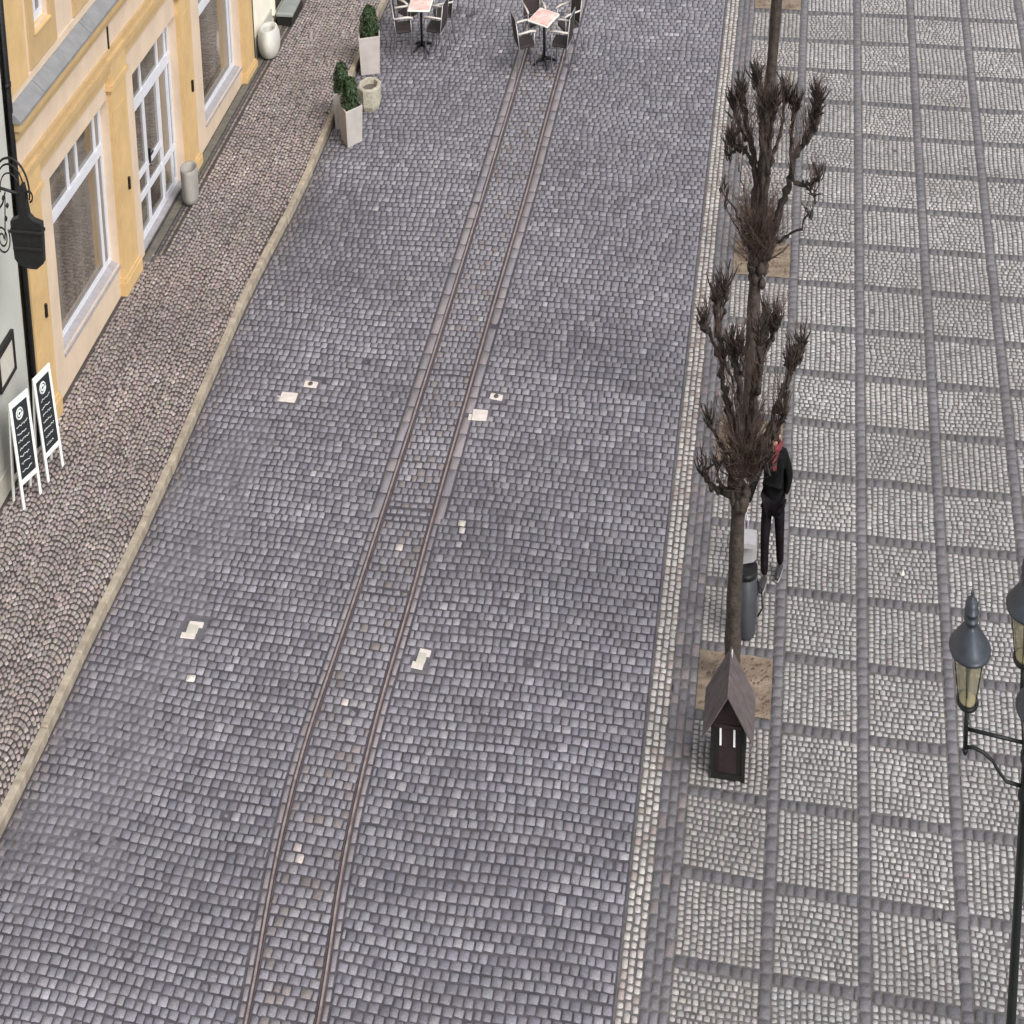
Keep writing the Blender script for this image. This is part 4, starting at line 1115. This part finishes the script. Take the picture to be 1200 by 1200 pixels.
for (x, yv, z) in (LF, RF):
    m = MB(); m.tube([(x, yv + .06, .05), (x, yv - .02, .06), (x, yv - .12, .045), (x, yv - .19, .035)], [.045, .05, .045, .028], 10, flat=.8); sh = m.build('shoe', M_SHOE, pe)
    m = MB(); m.tube([(x, yv + .08, .014), (x, yv - .08, .014), (x, yv - .2, .014)], [.046, .05, .034], 10, flat=.3); m.build('sole', M_SOLE, sh)

bg = thing('carrier_bag', 'lilac and blue plastic carrier bag in the person\'s lowered hand', 'bag', (-.6, -14.86, .36))
m = MB(); m.lathe([(.06, .0), (.1, .02), (.115, .1), (.1, .2), (.075, .28), (.03, .36)], 10, smooth=True)
for i, v in enumerate(m.v): m.v[i] = (v[0] * (1 + .12 * math.sin(v[2] * 40 + v[1] * 30)), v[1] * .6, v[2])
m.build('bag_body', M_BAGL, bg)
m = MB(); m.lathe([(.05, -.02), (.104, .04), (.112, .1), (.09, .13)], 10); m.v = [(v[0] * 1.08, v[1] * .68, v[2]) for v in m.v]; m.build('bag_base', M_BAGB, bg)
m = MB(); m.tube([(-.03, 0, .34), (-.03, 0, .46), (.0, 0, .56), (.03, 0, .46), (.03, 0, .34)], .008, 5); m.build('handle', M_BAGL, bg)
pp = MB(); pp.lathe([(.03, 0), (.05, .008), (.05, .022), (.03, .04), (.01, .045)], 7); pp.v = [(v[0] * (1 + .3 * math.sin(v[1] * 90)), v[1] * .8, v[2] * (1 + .4 * math.sin(v[0] * 80))) for v in pp.v]; o = pp.build('crumpled_paper', M_PAPER, None, (2.02, -14.16, .004))
tag(o, 'small white crumpled paper lying on the square paving', 'litter')

# ------------------------------------------------------------------ street lamp
AX = (3.2, -20.72)
lamp = thing('street_lamp', 'black multi-armed street lamp with amber glass lanterns at the right edge', 'street lamp', (*AX, 0))
m = MB(); m.lathe([(.16, 0), (.16, .05), (.12, .08), (.1, .14), (.07, .18), (.062, .24), (.055, 1.6), (.05, 2.3), (.075, 2.32), (.075, 2.36), (.05, 2.4), (.05, 2.62), (.07, 2.64), (.07, 2.7), (.05, 2.74), (.045, 3.0), (.06, 3.02), (.03, 3.06), (.05, 3.12), (.02, 3.2), (.005, 3.3)], 16); m.build('post', M_LPOST, lamp)


def lantern(parent, loc):
    x, yv, z = loc
    base = MB(); base.lathe([(.06, -.02), (.13, .0), (.14, .02), (.128, .035), (.114, .035)], 20, (x, yv, z)); o = base.build('lantern', M_LPOST, parent)
    m = MB(); m.lathe([(.1, .03), (.1, .04), (.02, .042)], 20, (x, yv, z)); m.build('lantern_ring', M_LRING, o)
    m = MB(); m.lathe([(.114, .035), (.2, .45)], 20, (x, yv, z), closed=False); m.build('lantern_glass', M_LGLASS, o)
    m = MB()
    for k in range(6):
        a = k * math.pi / 3 + .3; m.tube([(x + .117 * math.cos(a), yv + .117 * math.sin(a), z + .03), (x + .205 * math.cos(a), yv + .205 * math.sin(a), z + .46)], .006, 5)
    m.tube([(x, yv, z + .04), (x, yv, z + .3)], .012, 6); m.lathe([(.01, .3), (.03, .33), (.03, .42), (.01, .45)], 10, (x, yv, z)); m.build('lantern_bars', M_LPOST, o)
    m = MB(); m.lathe([(.205, .44), (.253, .455), (.255, .475), (.238, .485), (.21, .52), (.15, .585), (.09, .645), (.075, .66), (.075, .69), (.088, .695), (.088, .715), (.072, .72), (.072, .755), (.088, .76), (.088, .78), (.075, .785), (.08, .83), (.06, .86), (.02, .875), (.014, .9), (.02, .91), (.004, .96)], 24, (x, yv, z)); m.build('lantern_cap', M_LCAP, o)


for dx, dy in ((-1, 0), (0, 1), (1, 0), (0, -1)):
    r = .74 if dx else .64; q = lambda t, z: (dx * t, dy * t, z)
    m = MB(); m.tube([q(r, 2.66), q(r, 3.05)], .03, 8); m.lathe([(.02, 2.62), (.038, 2.65), (.03, 2.68)], 8, q(r, 0))
    m.tube([q(.03, 2.79), q(r, 2.84)], .017, 8)
    m.tube([q(r, 2.68), q(r - .1, 2.69), q(r - .22, 2.66), q(r - .34, 2.6), q(r - .44, 2.5), q(r - .52, 2.44), q(.04, 2.42)], .017, 8); m.build('arm', M_LPOST, lamp)
    lantern(lamp, q(r, 3.06))

# ------------------------------------------------------------------ bring everything into the frame of the place
cache = {}


def wm(o):
    m = Matrix.Translation(o.location) @ o.rotation_euler.to_matrix().to_4x4()
    return (wm(o.parent) @ m) if o.parent else m


allo = list(bpy.data.objects); W = {o.name: wm(o) for o in allo}
for o in allo:
    if o.type != 'MESH': continue
    Rm = np.array(W[o.name].to_3x3()); key = (o.data.name, tuple(np.round(Rm.ravel(), 5)))
    if key not in cache:
        me = o.data if o.data.users == 1 or not any(k[0] == o.data.name for k in cache) else o.data
        src = np.empty(len(o.data.vertices) * 3); o.data.vertices.foreach_get('co', src)
        cache[key] = (o.data.copy(), (G3 @ Rm @ src.reshape(-1, 3).T).T)
done = set()
for o in allo:
    if o.type == 'MESH':
        Rm = np.array(W[o.name].to_3x3()); me, co = cache[(o.data.name, tuple(np.round(Rm.ravel(), 5)))]
        if me.name not in done: me.vertices.foreach_set('co', co.ravel()); me.update(); done.add(me.name)
        o['_m'] = me.name
pos = {}
for o in allo:
    t = np.array(W[o.name].translation); w = G3 @ t; w[:2] += GO; pos[o.name] = w
for o in allo:
    p_ = pos[o.name] - (pos[o.parent.name] if o.parent else 0)
    o.rotation_euler = (0, 0, 0); o.location = p_
    if o.type == 'MESH':
        o.data = bpy.data.meshes[o['_m']]; del o['_m']
for me in list(bpy.data.meshes):
    if me.users == 0: bpy.data.meshes.remove(me)

# ------------------------------------------------------------------ camera, light
cd = bpy.data.cameras.new('Camera'); cam = bpy.data.objects.new('Camera', cd); COL.objects.link(cam); SC.camera = cam
RM = Matrix(((0.9831493054, 0.0211563775, 0.1815760200), (0.1544872426, 0.4348654715, -0.8871446971), (-0.0977299096, 0.9002468714, 0.4242692958)))
cam.matrix_world = Matrix.Translation((0, 0, 15.0902674)) @ RM.to_4x4()
cd.sensor_width = 36; cd.sensor_fit = 'HORIZONTAL'; cd.lens = 36 * 3723.1203 / 1200; cd.shift_x = 687.6161834 / 1200; cd.clip_start = .5; cd.clip_end = 2000

wd = bpy.data.worlds.new('World'); SC.world = wd; wd.use_nodes = True
nt = wd.node_tree; bgn = nt.nodes['Background']
sky = nt.nodes.new('ShaderNodeTexSky'); sky.sky_type = 'NISHITA'; sky.sun_disc = False
EL, AZ = math.radians(42), math.radians(150)
sky.sun_elevation = EL; sky.sun_rotation = AZ; sky.dust_density = 3; sky.air_density = 1.5
hs = nt.nodes.new('ShaderNodeHueSaturation'); hs.inputs['Saturation'].default_value = .22
nt.links.new(sky.outputs[0], hs.inputs['Color']); nt.links.new(hs.outputs[0], bgn.inputs['Color'])
bgn.inputs['Strength'].default_value = .14
sl = bpy.data.lights.new('sun', 'SUN'); sl.energy = 1.3; sl.angle = math.radians(28); sl.color = (1, .96, .9)
so_ = bpy.data.objects.new('sun', sl); COL.objects.link(so_)
dv = Vector((math.cos(EL) * math.sin(AZ), math.cos(EL) * math.cos(AZ), math.sin(EL)))
so_.rotation_euler = dv.to_track_quat('Z', 'Y').to_euler()
SC.view_settings.view_transform = 'Standard'; SC.view_settings.look = 'None'; SC.view_settings.gamma = 1; SC.view_settings.exposure = .75
SC.cycles.max_bounces = 6; SC.cycles.use_denoising = True
